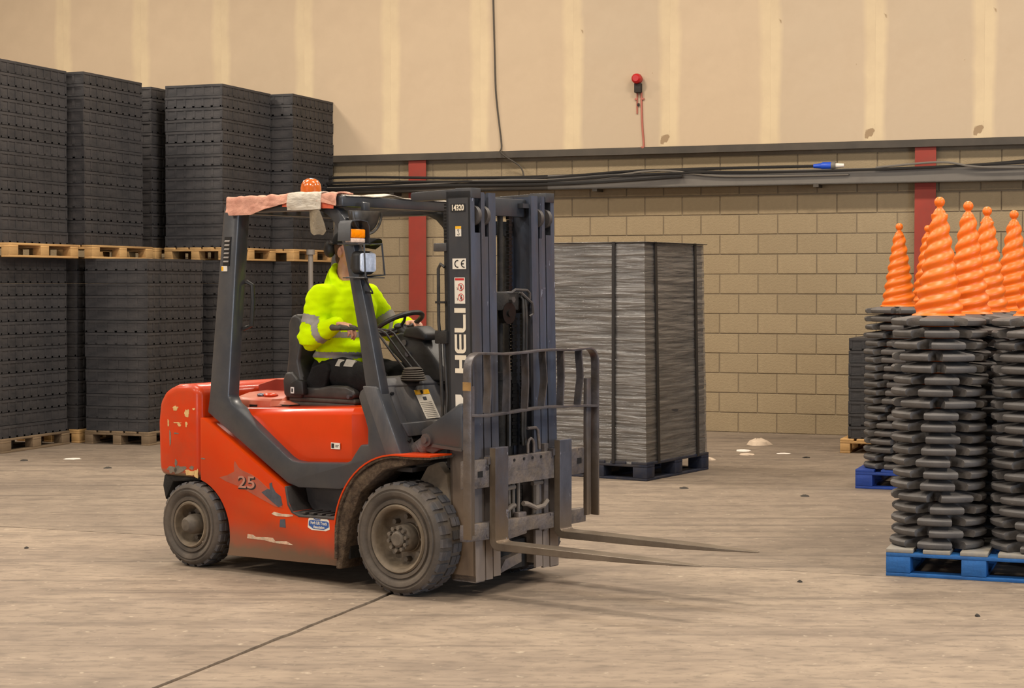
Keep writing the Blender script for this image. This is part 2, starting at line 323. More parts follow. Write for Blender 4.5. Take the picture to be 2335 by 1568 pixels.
def obj(name, mb, m, parent=None, bevel=0, ang=35, seg=2, fn=None, label=None, loc=None, rot=None):
    me = mb if isinstance(mb, bpy.types.Mesh) else mb.mesh(name, bevel, ang, seg, fn)
    if m is not None and len(me.materials) == 0: me.materials.append(M[m] if isinstance(m, str) else m)
    o = bpy.data.objects.new(name, me); col.objects.link(o); o.parent = parent
    if loc is not None: o.location = loc
    if rot is not None: o.rotation_euler = rot
    if label: o['label'] = label
    return o
def tag(o, label, cat, group=None, kind=None):
    if label: o['label'] = label
    if cat: o['category'] = cat
    if group: o['group'] = group
    if kind: o['kind'] = kind
    return o
def empty(name, loc, rz, label, cat, group=None):
    o = bpy.data.objects.new(name, None); col.objects.link(o); o.location = loc; o.rotation_euler = (0, 0, rz); o.empty_display_size = .1
    return tag(o, label, cat, group)
def copy_tree(o, parent=None):
    c = o.copy(); col.objects.link(c); c.parent = parent
    for ch in [q for q in bpy.data.objects if q.parent == o]: copy_tree(ch, c)
    return c
def evalmesh(mb, name, vox, smooth=4, fn=None, smf=0.5):
    me = bpy.data.meshes.new(name + '_tmp'); me.from_pydata([tuple(v) for v in mb.v], [], mb.f)
    bm = bmesh.new(); bm.from_mesh(me); bmesh.ops.recalc_face_normals(bm, faces=bm.faces); bm.to_mesh(me); bm.free()
    o = bpy.data.objects.new(name + '_tmp', me); col.objects.link(o)
    r = o.modifiers.new('r', 'REMESH'); r.mode = 'VOXEL'; r.voxel_size = vox; r.use_smooth_shade = True
    s = o.modifiers.new('s', 'SMOOTH'); s.factor = smf; s.iterations = smooth
    dg = bpy.context.evaluated_depsgraph_get(); ev = o.evaluated_get(dg); out = bpy.data.meshes.new_from_object(ev)
    bpy.data.objects.remove(o); bpy.data.meshes.remove(me); out.name = name
    if fn:
        nrm = [v.normal.copy() for v in out.vertices]
        for v, n in zip(out.vertices, nrm): v.co = v.co + n * fn(v.co)
    for p in out.polygons: p.use_smooth = True
    return out
def text(name, s, size, m, parent, origin, right, up, ext=0.0008, sx=1.0, bold=0.0, align='CENTER', label=None):
    cu = bpy.data.curves.new(name, 'FONT'); cu.body = s; cu.size = size; cu.extrude = ext; cu.align_x = align; cu.align_y = 'CENTER'; cu.offset = bold
    o = bpy.data.objects.new(name + '_tmp', cu); col.objects.link(o)
    me = bpy.data.meshes.new_from_object(o.evaluated_get(bpy.context.evaluated_depsgraph_get()))
    bpy.data.objects.remove(o); me.materials.clear(); me.materials.append(M[m])
    right = Vector(right).normalized(); up = Vector(up).normalized(); nz = right.cross(up)
    mt = Matrix((right, up, nz)).transposed().to_4x4(); mt.translation = Vector(origin)
    for v in me.vertices: v.co.x *= sx
    me.transform(mt)
    o = bpy.data.objects.new(name, me); col.objects.link(o); o.parent = parent
    if label: o['label'] = label
    return o

# ================================================================== SETTING
RW = -TH
# floor: slabs with recessed joints; joints at u=-3.98 and v=10.42
fl = obj('floor', MB().box(-19, 9, -2, 20.4, -0.20, -0.012), 'joint', rot=(0, 0, RW)); tag(fl, None, None, kind='structure')
us = [-19, -3.98, 9]; vsn = [-2, 10.42, 20.4]
for i in range(len(us) - 1):
    for j in range(len(vsn) - 1):
        g = 0.006
        if us[i+1] == -3.98 or us[i] == -3.98: gu = 0.012
        else: gu = 0.004
        if j == 1 and i == 1: continue
        if j == 1: us_hi = us[2]
        else: us_hi = us[i+1]
        mb = MB(); uu0, uu1, vv0, vv1 = us[i] + gu, us_hi - gu, vsn[j] + g * .6, vsn[j+1] - g * .6
        n = 160 # slightly ragged slab edges
        pts = []
        def rg(a, b): return 0.016 * noise.noise(Vector((a * 3.1, b * 3.1, i * 7 + j))) + 0.008 * noise.noise(Vector((a * 17, b, 2)))
        for k in range(n): q = uu0 + (uu1 - uu0) * k / n; pts.append((q, vv0 + abs(rg(q, 1))))
        for k in range(n): q = vv0 + (vv1 - vv0) * k / n; pts.append((uu1 - abs(rg(q, 2)), q))
        for k in range(n): q = uu1 - (uu1 - uu0) * k / n; pts.append((q, vv1 - abs(rg(q, 3))))
        for k in range(n): q = vv1 - (vv1 - vv0) * k / n; pts.append((uu0 + abs(rg(q, 4)), q))
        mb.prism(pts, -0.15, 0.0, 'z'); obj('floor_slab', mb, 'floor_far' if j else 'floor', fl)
# back wall
VW = 20.1
wall = obj('wall_back', MB().box(-19, 9, VW - 0.006, VW + 0.2, 0, 3.30).box(-19, 9, VW + 0.0, VW + 0.2, 3.3, 9.0), 'mortar', rot=(0, 0, RW)); tag(wall, None, None, kind='structure')
def blockmesh(w, h):
    mb = MB(); t = 0.008; c = 0.004
    b4 = [(-w/2, 0, -h/2), (w/2, 0, -h/2), (w/2, 0, h/2), (-w/2, 0, h/2)]
    t4 = [(-w/2 + c, -t, -h/2 + c), (w/2 - c, -t, -h/2 + c), (w/2 - c, -t, h/2 - c), (-w/2 + c, -t, h/2 - c)]
    return mb.hexa(b4, t4).mesh('concrete_block')
bme = blockmesh(0.441, 0.2195)
nb = 0; restb = MB()
COLS = [(-8.71, -8.48), (-2.60, -2.37)]
for r in range(14):
    z = 0.1125 + r * 0.2285; k = 0; u = -19 + (0.225 if r % 2 else 0)
    while u < 8.6:
        uc = u + 0.225
        near = -9.9 < uc < -1.65 and not (-4.9 > uc > -8.5 and r < 1)
        if near and nb < 299:
            o = obj('concrete_block', bme, 'block', wall, loc=(uc, VW - 0.006 - random.uniform(0, .003), z)); nb += 1
        elif not (-9.9 < uc < -1.65):
            restb.box(u + .006, u + .444, VW - .02, VW - .005, z - .107, z + .107)
        u += 0.45
o = obj('distant_blockwork', restb, 'block', wall); o['kind'] = 'stuff'
# plasterboard panels above
pm = MB().box(-0.5898, 0.5898, -0.02, 0.0, 0, 5.6).mesh('plasterboard_panel')
pm2 = pm.copy(); pm.materials.append(M['panel']); pm2.materials.append(M['panel_marked'])
for k in range(-5, 19):
    uc = -13.66 + 1.18 * k + 0.59
    obj('plasterboard_panel', pm2 if 8 <= k <= 11 or k == 6 else pm, None, wall, loc=(uc, VW - 0.10, 3.31))
tr = obj('trim_1', MB().box(-19, 9, -0.14, 0.1, 0, 0.045).box(-19, 9, -0.14, -0.13, -0.035, 0.0), 'lintel', loc=wuv(0, VW, 3.262), rot=(0, 0, RW)); tag(tr, None, None, kind='structure')
wl_ = obj('wall_left', MB().box(-19.2, -19.0, -2, 20.3, 0, 9.0), 'panel_plain'); wl_.rotation_euler = (0, 0, RW); tag(wl_, None, None, kind='structure')
# side and other walls out of view are left open: the hall goes on

# red steel stanchions
for lab, (a, b_) in zip(('red oxide steel stanchion on the block wall behind the forklift mast', 'red oxide steel stanchion on the block wall behind the orange cones'), COLS):
    cx = (a + b_) / 2; w = b_ - a
    o = empty('steel_column', wuv(cx, VW - 0.03, 0), RW, lab, 'column', 'red stanchions on the block wall')
    obj('flange', MB().box(-w/2, w/2, -0.075, -0.06, 0, 3.25), 'redsteel', o); obj('web', MB().box(-0.006, 0.006, -0.06, 0.0, 0, 3.25), 'redsteel', o)
# cable trunking + cables
t = empty('cable_trunking', wuv(-6.0, VW - 0.26, 2.83), RW, 'long grey steel cable trunking running along the block wall', 'trunking')
obj('channel', MB().box(-6, -0.85, 0, 0.17, 0, 0.012).box(-6, -0.85, 0, 0.012, 0, 0.10).box(-6, -0.85, 0.158, 0.17, 0, 0.10), 'lintel', t, label='dark left length of channel')
obj('channel', MB().box(-0.85, 5.6, 0, 0.17, 0, 0.012).box(-0.85, 5.6, 0, 0.012, 0, 0.17).box(-0.85, 5.6, 0.158, 0.17, 0, 0.17), 'tray_steel', t)
for k in range(5): obj('bracket', MB().box(-5.5 + k * 2.6, -5.44 + k * 2.6, 0, 0.2, -0.03, 0.0).box(-5.5 + k * 2.6, -5.44 + k * 2.6, 0.18, 0.24, -0.03, 0.16), 'lintel', t)
def cable(name, pts, r, m, label, grp=None, cat='cable'):
    P = []
    for i in range(len(pts) - 1):
        for s in range(10):
            t_ = s / 10; p0 = Vector(pts[max(i-1, 0)]); p1 = Vector(pts[i]); p2 = Vector(pts[i+1]); p3 = Vector(pts[min(i+2, len(pts)-1)])
            P.append(0.5 * ((2*p1) + (-p0+p2)*t_ + (2*p0-5*p1+4*p2-p3)*t_*t_ + (-p0+3*p1-3*p2+p3)*t_**3))
    P.append(Vector(pts[-1])); o = obj(name, MB().tube([wuv(p.x, p.y, p.z) for p in P], r, 6), m); return tag(o, label, cat, grp)
G = 'cables lying along the trunking'
cable('cable', [(-11.5, 19.86, 2.96), (-9.6, 19.86, 3.03), (-8, 19.85, 2.99), (-6.6, 19.86, 2.99), (-5.3, 19.85, 3.03), (-3.7, 19.86, 3.035)], .017, 'cable', 'black cable ending at the blue connector on the block wall', G)
cable('cable', [(-11.5, 19.88, 2.99), (-9.6, 19.83, 2.93), (-8.2, 19.82, 2.945), (-6.9, 19.84, 2.97), (-5.6, 19.82, 3.03), (-4.3, 19.84, 2.98), (-2.2, 19.85, 3.0), (-1.2, 19.85, 3.06)], .013, 'cable', 'thin black cable weaving along the top of the trunking', G)
cable('cable', [(-11.5, 19.83, 2.93), (-9.3, 19.80, 2.90), (-7.6, 19.80, 2.95), (-6.4, 19.81, 2.94), (-5.5, 19.80, 3.02), (-4.7, 19.81, 2.94), (-3.3, 19.82, 2.93)], .012, 'cable_grey', 'grey cable looping up over the trunking beside the mast', G)
cable('cable', [(-11.5, 19.80, 2.955), (-9.0, 19.79, 2.96), (-7.0, 19.80, 2.93), (-6.0, 19.79, 2.97), (-5.0, 19.80, 2.99), (-4.0, 19.80, 2.975), (-2.6, 19.79, 2.985), (-1.0, 19.80, 3.03)], .014, 'cable', 'long black cable lying along the front edge of the trunking', G)
cable('cable', [(-11.5, 19.79, 2.89), (-9.6, 19.79, 2.885), (-8.6, 19.77, 2.90), (-7.2, 19.79, 2.89), (-6.2, 19.78, 2.90), (-5.2, 19.79, 2.95)], .016, 'cable', 'thick black cable hanging low over the dark trunking end', G)
cable('cable', [(-3.0, 19.80, 3.0), (-2.3, 19.77, 3.04), (-1.9, 19.77, 2.98), (-1.2, 19.79, 2.96)], .012, 'cable_grey', 'short grey cable loop in front of the right stanchion', G)
cable('cable', [(-7.60, 19.96, 5.6), (-7.57, 19.96, 4.6), (-7.55, 19.96, 4.0), (-7.48, 19.96, 3.4), (-7.46, 19.9, 3.28), (-7.25, 19.98, 3.12), (-7.18, 19.93, 2.98)], .010, 'lintel', 'dark cable hanging down the plasterboard above the mast')
c = empty('cable_connector', wuv(-3.50, 19.86, 3.035), RW, 'blue plastic connector at the end of a black cable', 'connector')
obj('plug', MB().lathe([(.022, -.2), (.03, -.12), (.042, -.1), (.042, .0)], n=16, axis='x'), 'bluecap', c)
obj('collar', MB().lathe([(.045, 0), (.05, .03), (.04, .05)], n=16, axis='x'), 'cable_grey', c); obj('tail', MB().lathe([(.028, .05), (.02, .14)], n=12, axis='x'), 'paper', c)
# fire alarm sounder
a = empty('fire_alarm', wuv(-5.776, VW - 0.122, 4.10), RW, 'red round fire alarm sounder high on the plasterboard wall', 'alarm')
obj('sounder', MB().lathe([(0.0, -.13), (.035, -.13), (.055, -.11), (.062, -.06), (.05, -.03), (.05, 0)], n=24), 'alarm', a)
obj('junction_box', MB().box(-.035, .045, -.07, 0, -.16, -.05), 'scrap', a, bevel=.006); 
obj('clip', MB().box(-.012, .012, -.02, 0, -.31, -.28), 'scrap', a); obj('clip', MB().box(.03, .07, -.02, 0, -.24, -.22).box(-.04, -.01, -.02, 0, -.24, -.22), 'redcable', a)
cable('alarm_cable', [(-5.74, 19.97, 3.95), (-5.73, 19.97, 3.6), (-5.71, 19.97, 3.32), (-5.74, 19.97, 3.31)], .012, 'redcable', 'dull red cable running down from the fire alarm', None)
cable('alarm_cable', [(-5.79, 19.97, 3.95), (-5.79, 19.97, 3.8), (-5.79, 19.97, 3.70)], .009, 'redcable', 'short red cable tail below the fire alarm', None)

# ================================================================== PALLETS AND TRAYS
_pc = {}
def pallet_parts(w, d, kind):
    """w along u, d along v; origin bottom left front corner. euro: long boards run along the long side"""
    key = (w, d, kind)
    if key in _pc: return _pc[key]
    euro = kind != 'blue'; P = []
    h = 0.144 if euro else 0.16
    bw = 0.10 if w < 0.9 else 0.14; 
    bl = 0.145
    zb0, zb1 = 0.022, h - 0.044
    us_ = [0, w/2 - bw/2, w - bw]; vs_ = [0, d/2 - bl/2, d - bl]
    blk = MB().box(0, bw, 0, bl, zb0, zb1).mesh('block', bevel=.004)
    for u in us_:
        for v in vs_: P.append(('block', blk, (u, v, 0)))
    bot = MB().box(0, bw, 0, d, 0, 0.022).mesh('bottom_board', bevel=.003)
    bx = MB().box(0, w, 0, bl * .75, 0, 0.021).mesh('bottom_board', bevel=.003)
    if euro:
        for u in us_: P.append(('bottom_board', bot, (u, 0, 0)))
    else:
        P.append(('bottom_board', bx, (0, 0.001, 0))); P.append(('bottom_board', bx, (0, d - bl * .75 - .001, 0)))
        for u in us_: P.append(('bottom_board', MB().box(0, bw, bl * .75 + .002, d - bl * .75 - .002, 0, .021).mesh('bottom_board', bevel=.003), (u, 0, 0)))
    st = MB().box(0, w, 0, bl, h - 0.044, h - 0.022).mesh('stringer_board', bevel=.003)
    for v in vs_: P.append(('stringer_board', st, (0, v, 0)))
    n = 5; tw = 0.135 if w < .9 else 0.155; gap = (w - n * tw) / (n - 1)
    tb = MB().box(0, tw, 0, d, h - 0.022, h).mesh('deck_board', bevel=.003)
    for k in range(n): P.append(('deck_board', tb, (k * (tw + gap), 0, 0)))
    _pc[key] = P; return P
def pallet(u, v, z, w, d, m, label, kind='euro', group='wooden pallets', rz=0.0, deck=None):
    o = empty('pallet', wuv(u, v, z), RW + rz, label, 'pallet', group)
    for nm, me, loc in pallet_parts(w, d, kind):
        mm = deck if (deck and nm == 'deck_board') else m
        key = (me.name, mm)
        if key not in _pc: q = me.copy(); q.materials.append(M[mm]); _pc[key] = q
        obj(nm, _pc[key], None, o, loc=loc)
    return o
def traymesh(w, d, h, ribs_w=6, ribs_d=9):
    """moulded slab: core, proud rim at top, recessed pockets between ribs, on all four sides"""
    mb = MB(); i = 0.007; r = h * 0.22
    mb.box(i, w - i, i, d - i, 0.0, h - 0.004)
    mb.box(0, w, 0, d, h - r, h - 0.003); mb.box(0.003, w - 0.003, 0.003, d - 0.003, 0.004, 0.004 + h * .12)
    for k in range(ribs_w + 1):
        x = (w - 0.03) * k / ribs_w; mb.box(x, x + 0.03, 0.003, i + .001, 0.004, h - r); mb.box(x, x + 0.03, d - i - .001, d - 0.003, 0.004, h - r)
    for k in range(ribs_d + 1):
        y = (d - 0.03) * k / ribs_d; mb.box(0.003, i + .001, y, y + 0.03, 0.004, h - r); mb.box(w - i - .001, w - 0.003, y, y + 0.03, 0.004, h - r)
    return mb.mesh('tray')
ORD = ['top', 'second', 'third', 'fourth', 'fifth', 'sixth', 'seventh', 'eighth', 'ninth', 'tenth', 'eleventh', 'twelfth', 'thirteenth', 'fourteenth', 'fifteenth',
       'sixteenth', 'seventeenth', 'eighteenth', 'nineteenth', 'twentieth', 'twenty-first', 'twenty-second', 'twenty-third', 'twenty-fourth', 'twenty-fifth']
def nth(k): return 'topmost' if k == 0 else ORD[k] + ' from top'
def traystack(u, v, z, w, d, n, hh, me, where, group, jit=.006, rz=0.0, cat='tray'):
    for k in range(n):
        zz = z + k * hh; ju = random.uniform(-jit, jit); jv = random.uniform(-jit, jit)
        o = obj('plastic_tray', me, 'tray', loc=wuv(u + ju, v + jv, zz), rot=(0, 0, RW + rz)); tag(o, 'black plastic tray %s in %s' % (nth(n - 1 - k), where), cat, group)
H1 = (1.985 - .144) / 14; tm = traymesh(.77, 1.15, H1); tm.materials.append(M['tray'])
ZU = 1.985; H2 = (3.975 - ZU - .144) / 14
tm2 = traymesh(.74, 1.15, H2); tm2.materials.append(M['tray'])
tmE = traymesh(.77, 1.09, H1); tmE.materials.append(M['tray'])
low = [(-10.98, 14.95, 'nearest lower stack at the left edge', 'oldwood'), (-10.06, 16.22, 'lower stack right behind the counterweight', 'oldwood'),
       (-9.96, 17.69, 'lower stack half hidden by the rear guard post', 'wood'), (-9.72, 18.86, 'lower stack behind the driver', 'wood'), (-10.95, 16.25, 'lower stack in the dark gap', 'wood'), (-10.86, 17.69, 'lower stack hidden behind the others', 'wood')]
for ur, v, wh, wd in low:
    E_ = v > 18.5
    pallet(ur - .8, v, 0, .8, 1.11 if E_ else 1.17, wd, 'wooden pallet under the ' + wh, group='pallets on the floor under black trays')
    traystack(ur - .79, v + .01, .144, .77, 1.15, 14, H1, tmE if E_ else tm, wh, 'black trays in the ' + wh)
up = [(-10.86, 14.93, 'upper stack at the left edge'), (-10.70, 16.15, 'second upper stack from left'), (-10.86, 17.66, 'narrow glimpsed upper stack between neighbours'),
      (-9.94, 17.66, 'large upper stack left of the beacon'), (-9.70, 18.86, 'rightmost upper stack of the left group')]
for i, (ur, v, wh) in enumerate(up):
    pallet(ur - .8, v, ZU, .8, 1.2 if i < 4 else 1.11, 'wood', 'pale wooden pallet under the ' + wh, group='pallets between the two tiers of trays')
    traystack(ur - .79 + (-.06 if i < 2 else 0), v + .02, ZU + .144, .74, 1.15, 14, H2, tm2 if i < 4 else tmE, wh, 'black trays in the ' + wh)
# slim pole behind the driver
pl = obj('steel_pole', MB().disc((0, 0, 0), .03, 0, 2.08, 16, 'z').disc((0, 0, 0), .05, 2.06, 2.12, 16, 'z').disc((0, 0, 0), .09, 0, .012, 16, 'z'), 'pipe', loc=wuv(-9.45, 18.80)); tag(pl, 'pale grey steel pole standing behind the driver', 'pole')
# right-hand frontal stack
U3, V3 = -1.03, 15.0
tm3 = traymesh(1.0, 1.15, .103); tm3.materials.append(M['tray'])
pallet(U3 - .02, V3, 0, 1.0, 1.2, 'oldwood', 'wooden pallet under the tall stack behind the cones', kind='euro', group='pallets on the floor under black trays')
traystack(U3, V3 + .02, .146, 1.0, 1.15, 23, .1028, tm3, 'lower stack at the right edge', 'black slabs in the lower right stack', jit=.004)
plp = empty('plastic_pallet', wuv(U3 - .03, V3, 2.515), RW, 'black plastic pallet between the two right-hand stacks', 'pallet')
obj('deck', MB().box(0, 1.04, 0, 1.2, .10, .15), 'tray', plp, bevel=.006); obj('runner', MB().box(0, 1.04, 0, .1, 0, .03), 'tray', plp); obj('runner', MB().box(0, 1.04, 1.1, 1.2, 0, .03), 'tray', plp)
for x in (0, .42, .88):
    for y in (0, .5, 1.05): obj('foot', MB().box(x, x + .16, y, y + .15, .03, .10), 'tray', plp)
tm4 = traymesh(.98, 1.15, .108); tm4.materials.append(M['tray'])
traystack(U3 + .005, V3 + .02, 2.667, .98, 1.15, 9, .108, tm4, 'upper stack at the right edge', 'black slabs in the upper right stack', jit=.004)
stp = obj('strapping_band', MB().box(.185, .215, -.008, -.004, -.02, .985).box(.185, .215, -.008, 1.19, .982, .986), 'strap', loc=wuv(U3, V3 + .02, 2.667), rot=(0, 0, RW)); tag(stp, 'grey strapping band around the upper right stack', 'strap')
stp = obj('strapping_band', MB().box(.185, .215, -.008, -.004, .0, 2.38).box(.185, .215, -.008, 1.19, 2.375, 2.379), 'strap', loc=wuv(U3, V3 + .02, .14), rot=(0, 0, RW)); tag(stp, 'grey strapping band around the lower right stack', 'strap')
# short dark stack near wall, behind the far cones
pallet(-3.06, 17.95, 0, .8, 1.2, 'wood', 'wooden pallet under the short dark stack near the wall', group='pallets on the floor under black trays')
tm5 = traymesh(.8, 1.15, .128); tm5.materials.append(M['tray'])
traystack(-2.985, 17.99, .144, .8, 1.15, 8, .128, tm5, 'short stack near the block wall', 'black trays in the short stack', jit=.003)

# ---------------- wrapped pallet load
ang = math.atan2(-.54, .84)    # yaw of its front (left) face
wp = Vector((1.168, 15.3, 0)); 
fdir = Vector((-.84, .54, 0)); sdir = Vector((.54, .84, 0))
rzw = math.atan2(fdir.y, fdir.x) + math.pi   # local +x = right along front face
def wl(x, y, z): return wp + fdir * (-x) + sdir * y + Vector((0, 0, z))   # x from -1.0..0, y 0..1.2
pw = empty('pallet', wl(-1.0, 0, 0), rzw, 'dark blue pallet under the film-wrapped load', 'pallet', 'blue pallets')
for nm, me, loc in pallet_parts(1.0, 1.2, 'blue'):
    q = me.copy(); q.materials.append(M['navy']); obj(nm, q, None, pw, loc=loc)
tm6 = traymesh(.96, 1.15, .146, 3, 4)
for k in range(13):
    t_ = 1 - .035 * k / 12; me = tm6.copy(); me.materials.append(M['tray'])
    for vv in me.vertices: vv.co.x = .48 + (vv.co.x - .48) * t_ - .018 * (k / 12.); vv.co.y = .575 + (vv.co.y - .575) * t_
    tag(obj('plastic_tray', me, None, loc=wl(-.98, .02, .16 + k * .1465), rot=(0, 0, rzw)), 'black plastic tray %s inside the wrapped load' % nth(12 - k), 'tray', 'trays inside the film wrap')
fm = MB(); n = 60; rows = 60
def fpath(s, z):   # around rounded rectangle
    t_ = 1 - .035 * z / 1.9; w, d = .975 * t_, 1.17 * t_; r = .02; per = [(-w/2, -d/2), (w/2, -d/2), (w/2, d/2), (-w/2, d/2)]
    k = int(s * 4) % 4; f = s * 4 - int(s * 4); a = per[k]; b = per[(k + 1) % 4]
    return (-.5 - .018 * z / 1.9 + a[0] + (b[0] - a[0]) * f, .6 + a[1] + (b[1] - a[1]) * f)
for j in range(rows + 1):
    z = .135 + 1.945 * j / rows
    for i in range(n * 4):
        s = i / (n * 4); x, y = fpath(s, max(0, z - .16))
        cx_, cy_ = -.5, .6; d = Vector((x - cx_, y - cy_, 0)).normalized()
        q = .006 * noise.noise(Vector((x * 2.5, y * 2.5, z * 22))) + .008 * noise.noise(Vector((x * 1.2, y * 1.2, z * 3)))
        fm.v.append((x + d.x * (q + .002), y + d.y * (q + .002), z))
for j in range(rows):
    for i in range(n * 4): a_ = j * n * 4 + i; b_ = j * n * 4 + (i + 1) % (n * 4); fm.f.append((a_, b_, b_ + n * 4, a_ + n * 4))
fo = obj('stretch_film', fm, 'film', ang=80, loc=wp, rot=(0, 0, rzw)); tag(fo, 'clear shiny stretch film wrapped around the black tray load', 'wrap')
cp = obj('top_sheet', MB().box(-.985, -.01, .02, 1.18, 0, .006), 'darkstrap', bevel=.002, loc=wp + Vector((0, 0, 2.07)), rot=(0, 0, rzw)); tag(cp, 'dark plastic top sheet on the wrapped load', 'cover')
for lab, xs, ax in (('dark strap down the shiny face of the wrapped load', -.33, 'x'), ('dark strap down the dark side of the wrapped load near its corner', .22, 'y'), ('dark strap down the dark side of the wrapped load near the wall end', .98, 'y')):
    mb = MB()
    if ax == 'x': mb.hexa([(xs - .015, -.008, .14), (xs + .015, -.008, .14), (xs + .015, .002, .14), (xs - .015, .002, .14)], [(xs - .03, .014, 2.08), (xs, .014, 2.08), (xs, .024, 2.08), (xs - .03, .024, 2.08)])
    else: mb.hexa([(-.002, xs - .02, .14), (.008, xs - .02, .14), (.008, xs + .02, .14), (-.002, xs + .02, .14)], [(-.042, xs - .02, 2.08), (-.032, xs - .02, 2.08), (-.032, xs + .02, 2.08), (-.042, xs + .02, 2.08)])
    tag(obj('strapping_band', mb, 'darkstrap', loc=wp, rot=(0, 0, rzw)), lab, 'strap')

# ================================================================== CONES
def basemesh():
    mb = MB(); n = 120; rings = []
    def lobe(t): c = 0.5 + 0.5 * math.cos(6 * t); return min(1, max(0, (c - 0.03) / 0.15)) 
    prof = [(.0, 'in0'), (.15, 0), (.35, 0), (.6, 0), (.8, 0), (.92, 0), (.985, 0), (1.0, 0), (1.0, 0), (.97, 0)]
    rad = [.118, .125, .15, .18, .215, .245, .268, .278, .276, .262]
    ht = [.062, .062, .058, .052, .047, .044, .040, .030, .010, .0]
    hv = [.062, .062, .054, .040, .026, .018, .014, .010, .004, .0]
    for i in range(len(rad)):
        for k in range(n):
            t = 2 * math.pi * k / n; s = lobe(t); s = s * s * (3 - 2 * s)
            r = rad[i] * (1 - (1 - s) * max(0, (rad[i] - .13)) / .148 * .42); z = ht[i] * s + hv[i] * (1 - s)
            mb.v.append((r * math.cos(t), r * math.sin(t), z))
    for k in range(n): t = 2 * math.pi * k / n; mb.v.append((.112 * math.cos(t), .112 * math.sin(t), 0.0))
    m = len(rad) + 1
    for i in range(m - 1):
        for k in range(n): mb.f.append((i * n + k, i * n + (k + 1) % n, (i + 1) * n + (k + 1) % n, (i + 1) * n + k))
    for k in range(n): mb.f.append(((m - 1) * n + k, (m - 1) * n + (k + 1) % n, (k + 1) % n, k))
    return mb.mesh('rubber_base', ang=50)
def conemesh():
    mb = MB(); n = 48; rows = 110; H = .70
    for j in range(rows + 1):
        z = H * j / rows
        for k in range(n):
            t = 2 * math.pi * k / n
            r = .138 + (.036 - .138) * (z / .64)
            ph = t - math.pi * z / .078
            am = .0115 * (0.45 + 0.55 * (1 - z / .7)) * min(1, z / .04) * (1 if z < .58 else max(0, (.64 - z) / .06))
            sn = abs(math.sin(ph)); r += am * (2 * (.55 * sn + .45 * sn * sn) - 1)
            if z > .60:
                q = (z - .60) / .10
                r2 = .036 * math.sqrt(max(0, 1 - (q / .45) ** 2)) + .012 if q < .40 else 0
                nk = .014
                if q < .42: r = max(nk, .036 * math.cos(q / .42 * 1.25))
                else:
                    w = (q - .70) / .32; r = max(nk if q < .6 else 0.0005, .031 * math.sqrt(max(0, 1 - w * w)))
            if z < .012: r = .156 - z * .8
            mb.v.append((r * math.cos(t), r * math.sin(t), z))
    for j in range(rows):
        for k in range(n): mb.f.append((j * n + k, j * n + (k + 1) % n, (j + 1) * n + (k + 1) % n, (j + 1) * n + k))
    mb.f.append(tuple(range(rows * n, (rows + 1) * n)))
    return mb.mesh('cone_body', ang=60)
bm_ = basemesh(); bm_.materials.append(M['base']); cm_ = conemesh(); cm_.materials.append(M['cone'])
slv = MB().lathe([(.117, .058), (.1135, .072), (.108, .074), (.108, .0)], n=40, axis='z', cap=False).mesh('cone_sleeve'); slv.materials.append(M['cone'])
def conestack(u, v, where, off, topz=0.0, n=20, dz=.0685):
    z0 = .162
    for k in range(n):
        top = k == n - 1; p = wuv(u, v, z0 + k * dz); ju = EU * random.uniform(-.008, .008)
        ro = off + random.choice((0, .08, .35, .5, .62, .9, .2)) + random.uniform(-.06, .06)
        if top: ro = off
        lab = ('orange twisted traffic cone with ribbed spiral, topmost on %s' % where) if top else 'traffic cone rubber foot %s in %s' % (nth(n - 1 - k), where)
        o = empty('traffic_cone', p + ju, ro, lab, 'cone', 'traffic cones nested in ' + where)
        obj('rubber_base', bm_, None, o)
        obj('cone_body' if top else 'cone_sleeve', cm_ if top else slv, None, o, loc=(0, 0, .058 if top else 0))
P1 = (-1.507, 10.439)
pallet(P1[0], P1[1], 0, 1.0, 1.2, 'bluewood', 'bright blue wooden pallet under the nearest cone stacks', 'blue', 'blue pallets', deck='bluetop')
pallet(P1[0] + .02, P1[1] + 1.45, 0, 1.0, 1.3, 'bluewood', 'blue wooden pallet behind the nearest one, under two cone stacks', 'blue', 'blue pallets', deck='bluetop')
pallet(-2.404, 14.859, 0, 1.0, 1.2, 'bluedark', 'deep blue pallet farthest back, under the far cone stacks', 'blue', 'blue pallets')
conestack(P1[0] + .265, P1[1] + .29, 'the nearest left stack', RW + R(90) + R(30) + .6)
conestack(P1[0] + .845, P1[1] + .29, 'right-edge stack', 1.3)
conestack(P1[0] + .355, P1[1] + .90, 'the second stack back', .4)
conestack(P1[0] + .92, P1[1] + .90, 'stack behind the right-edge one', .9)
conestack(P1[0] + .405, P1[1] + 1.72, 'the third stack back', 1.6)
conestack(P1[0] + .525, P1[1] + 2.38, 'the rearmost right stack', .2)
conestack(-2.10, 15.14, 'the far left stack', .75)
conestack(-1.93, 15.74, 'far stack behind the nearest cone', .3)

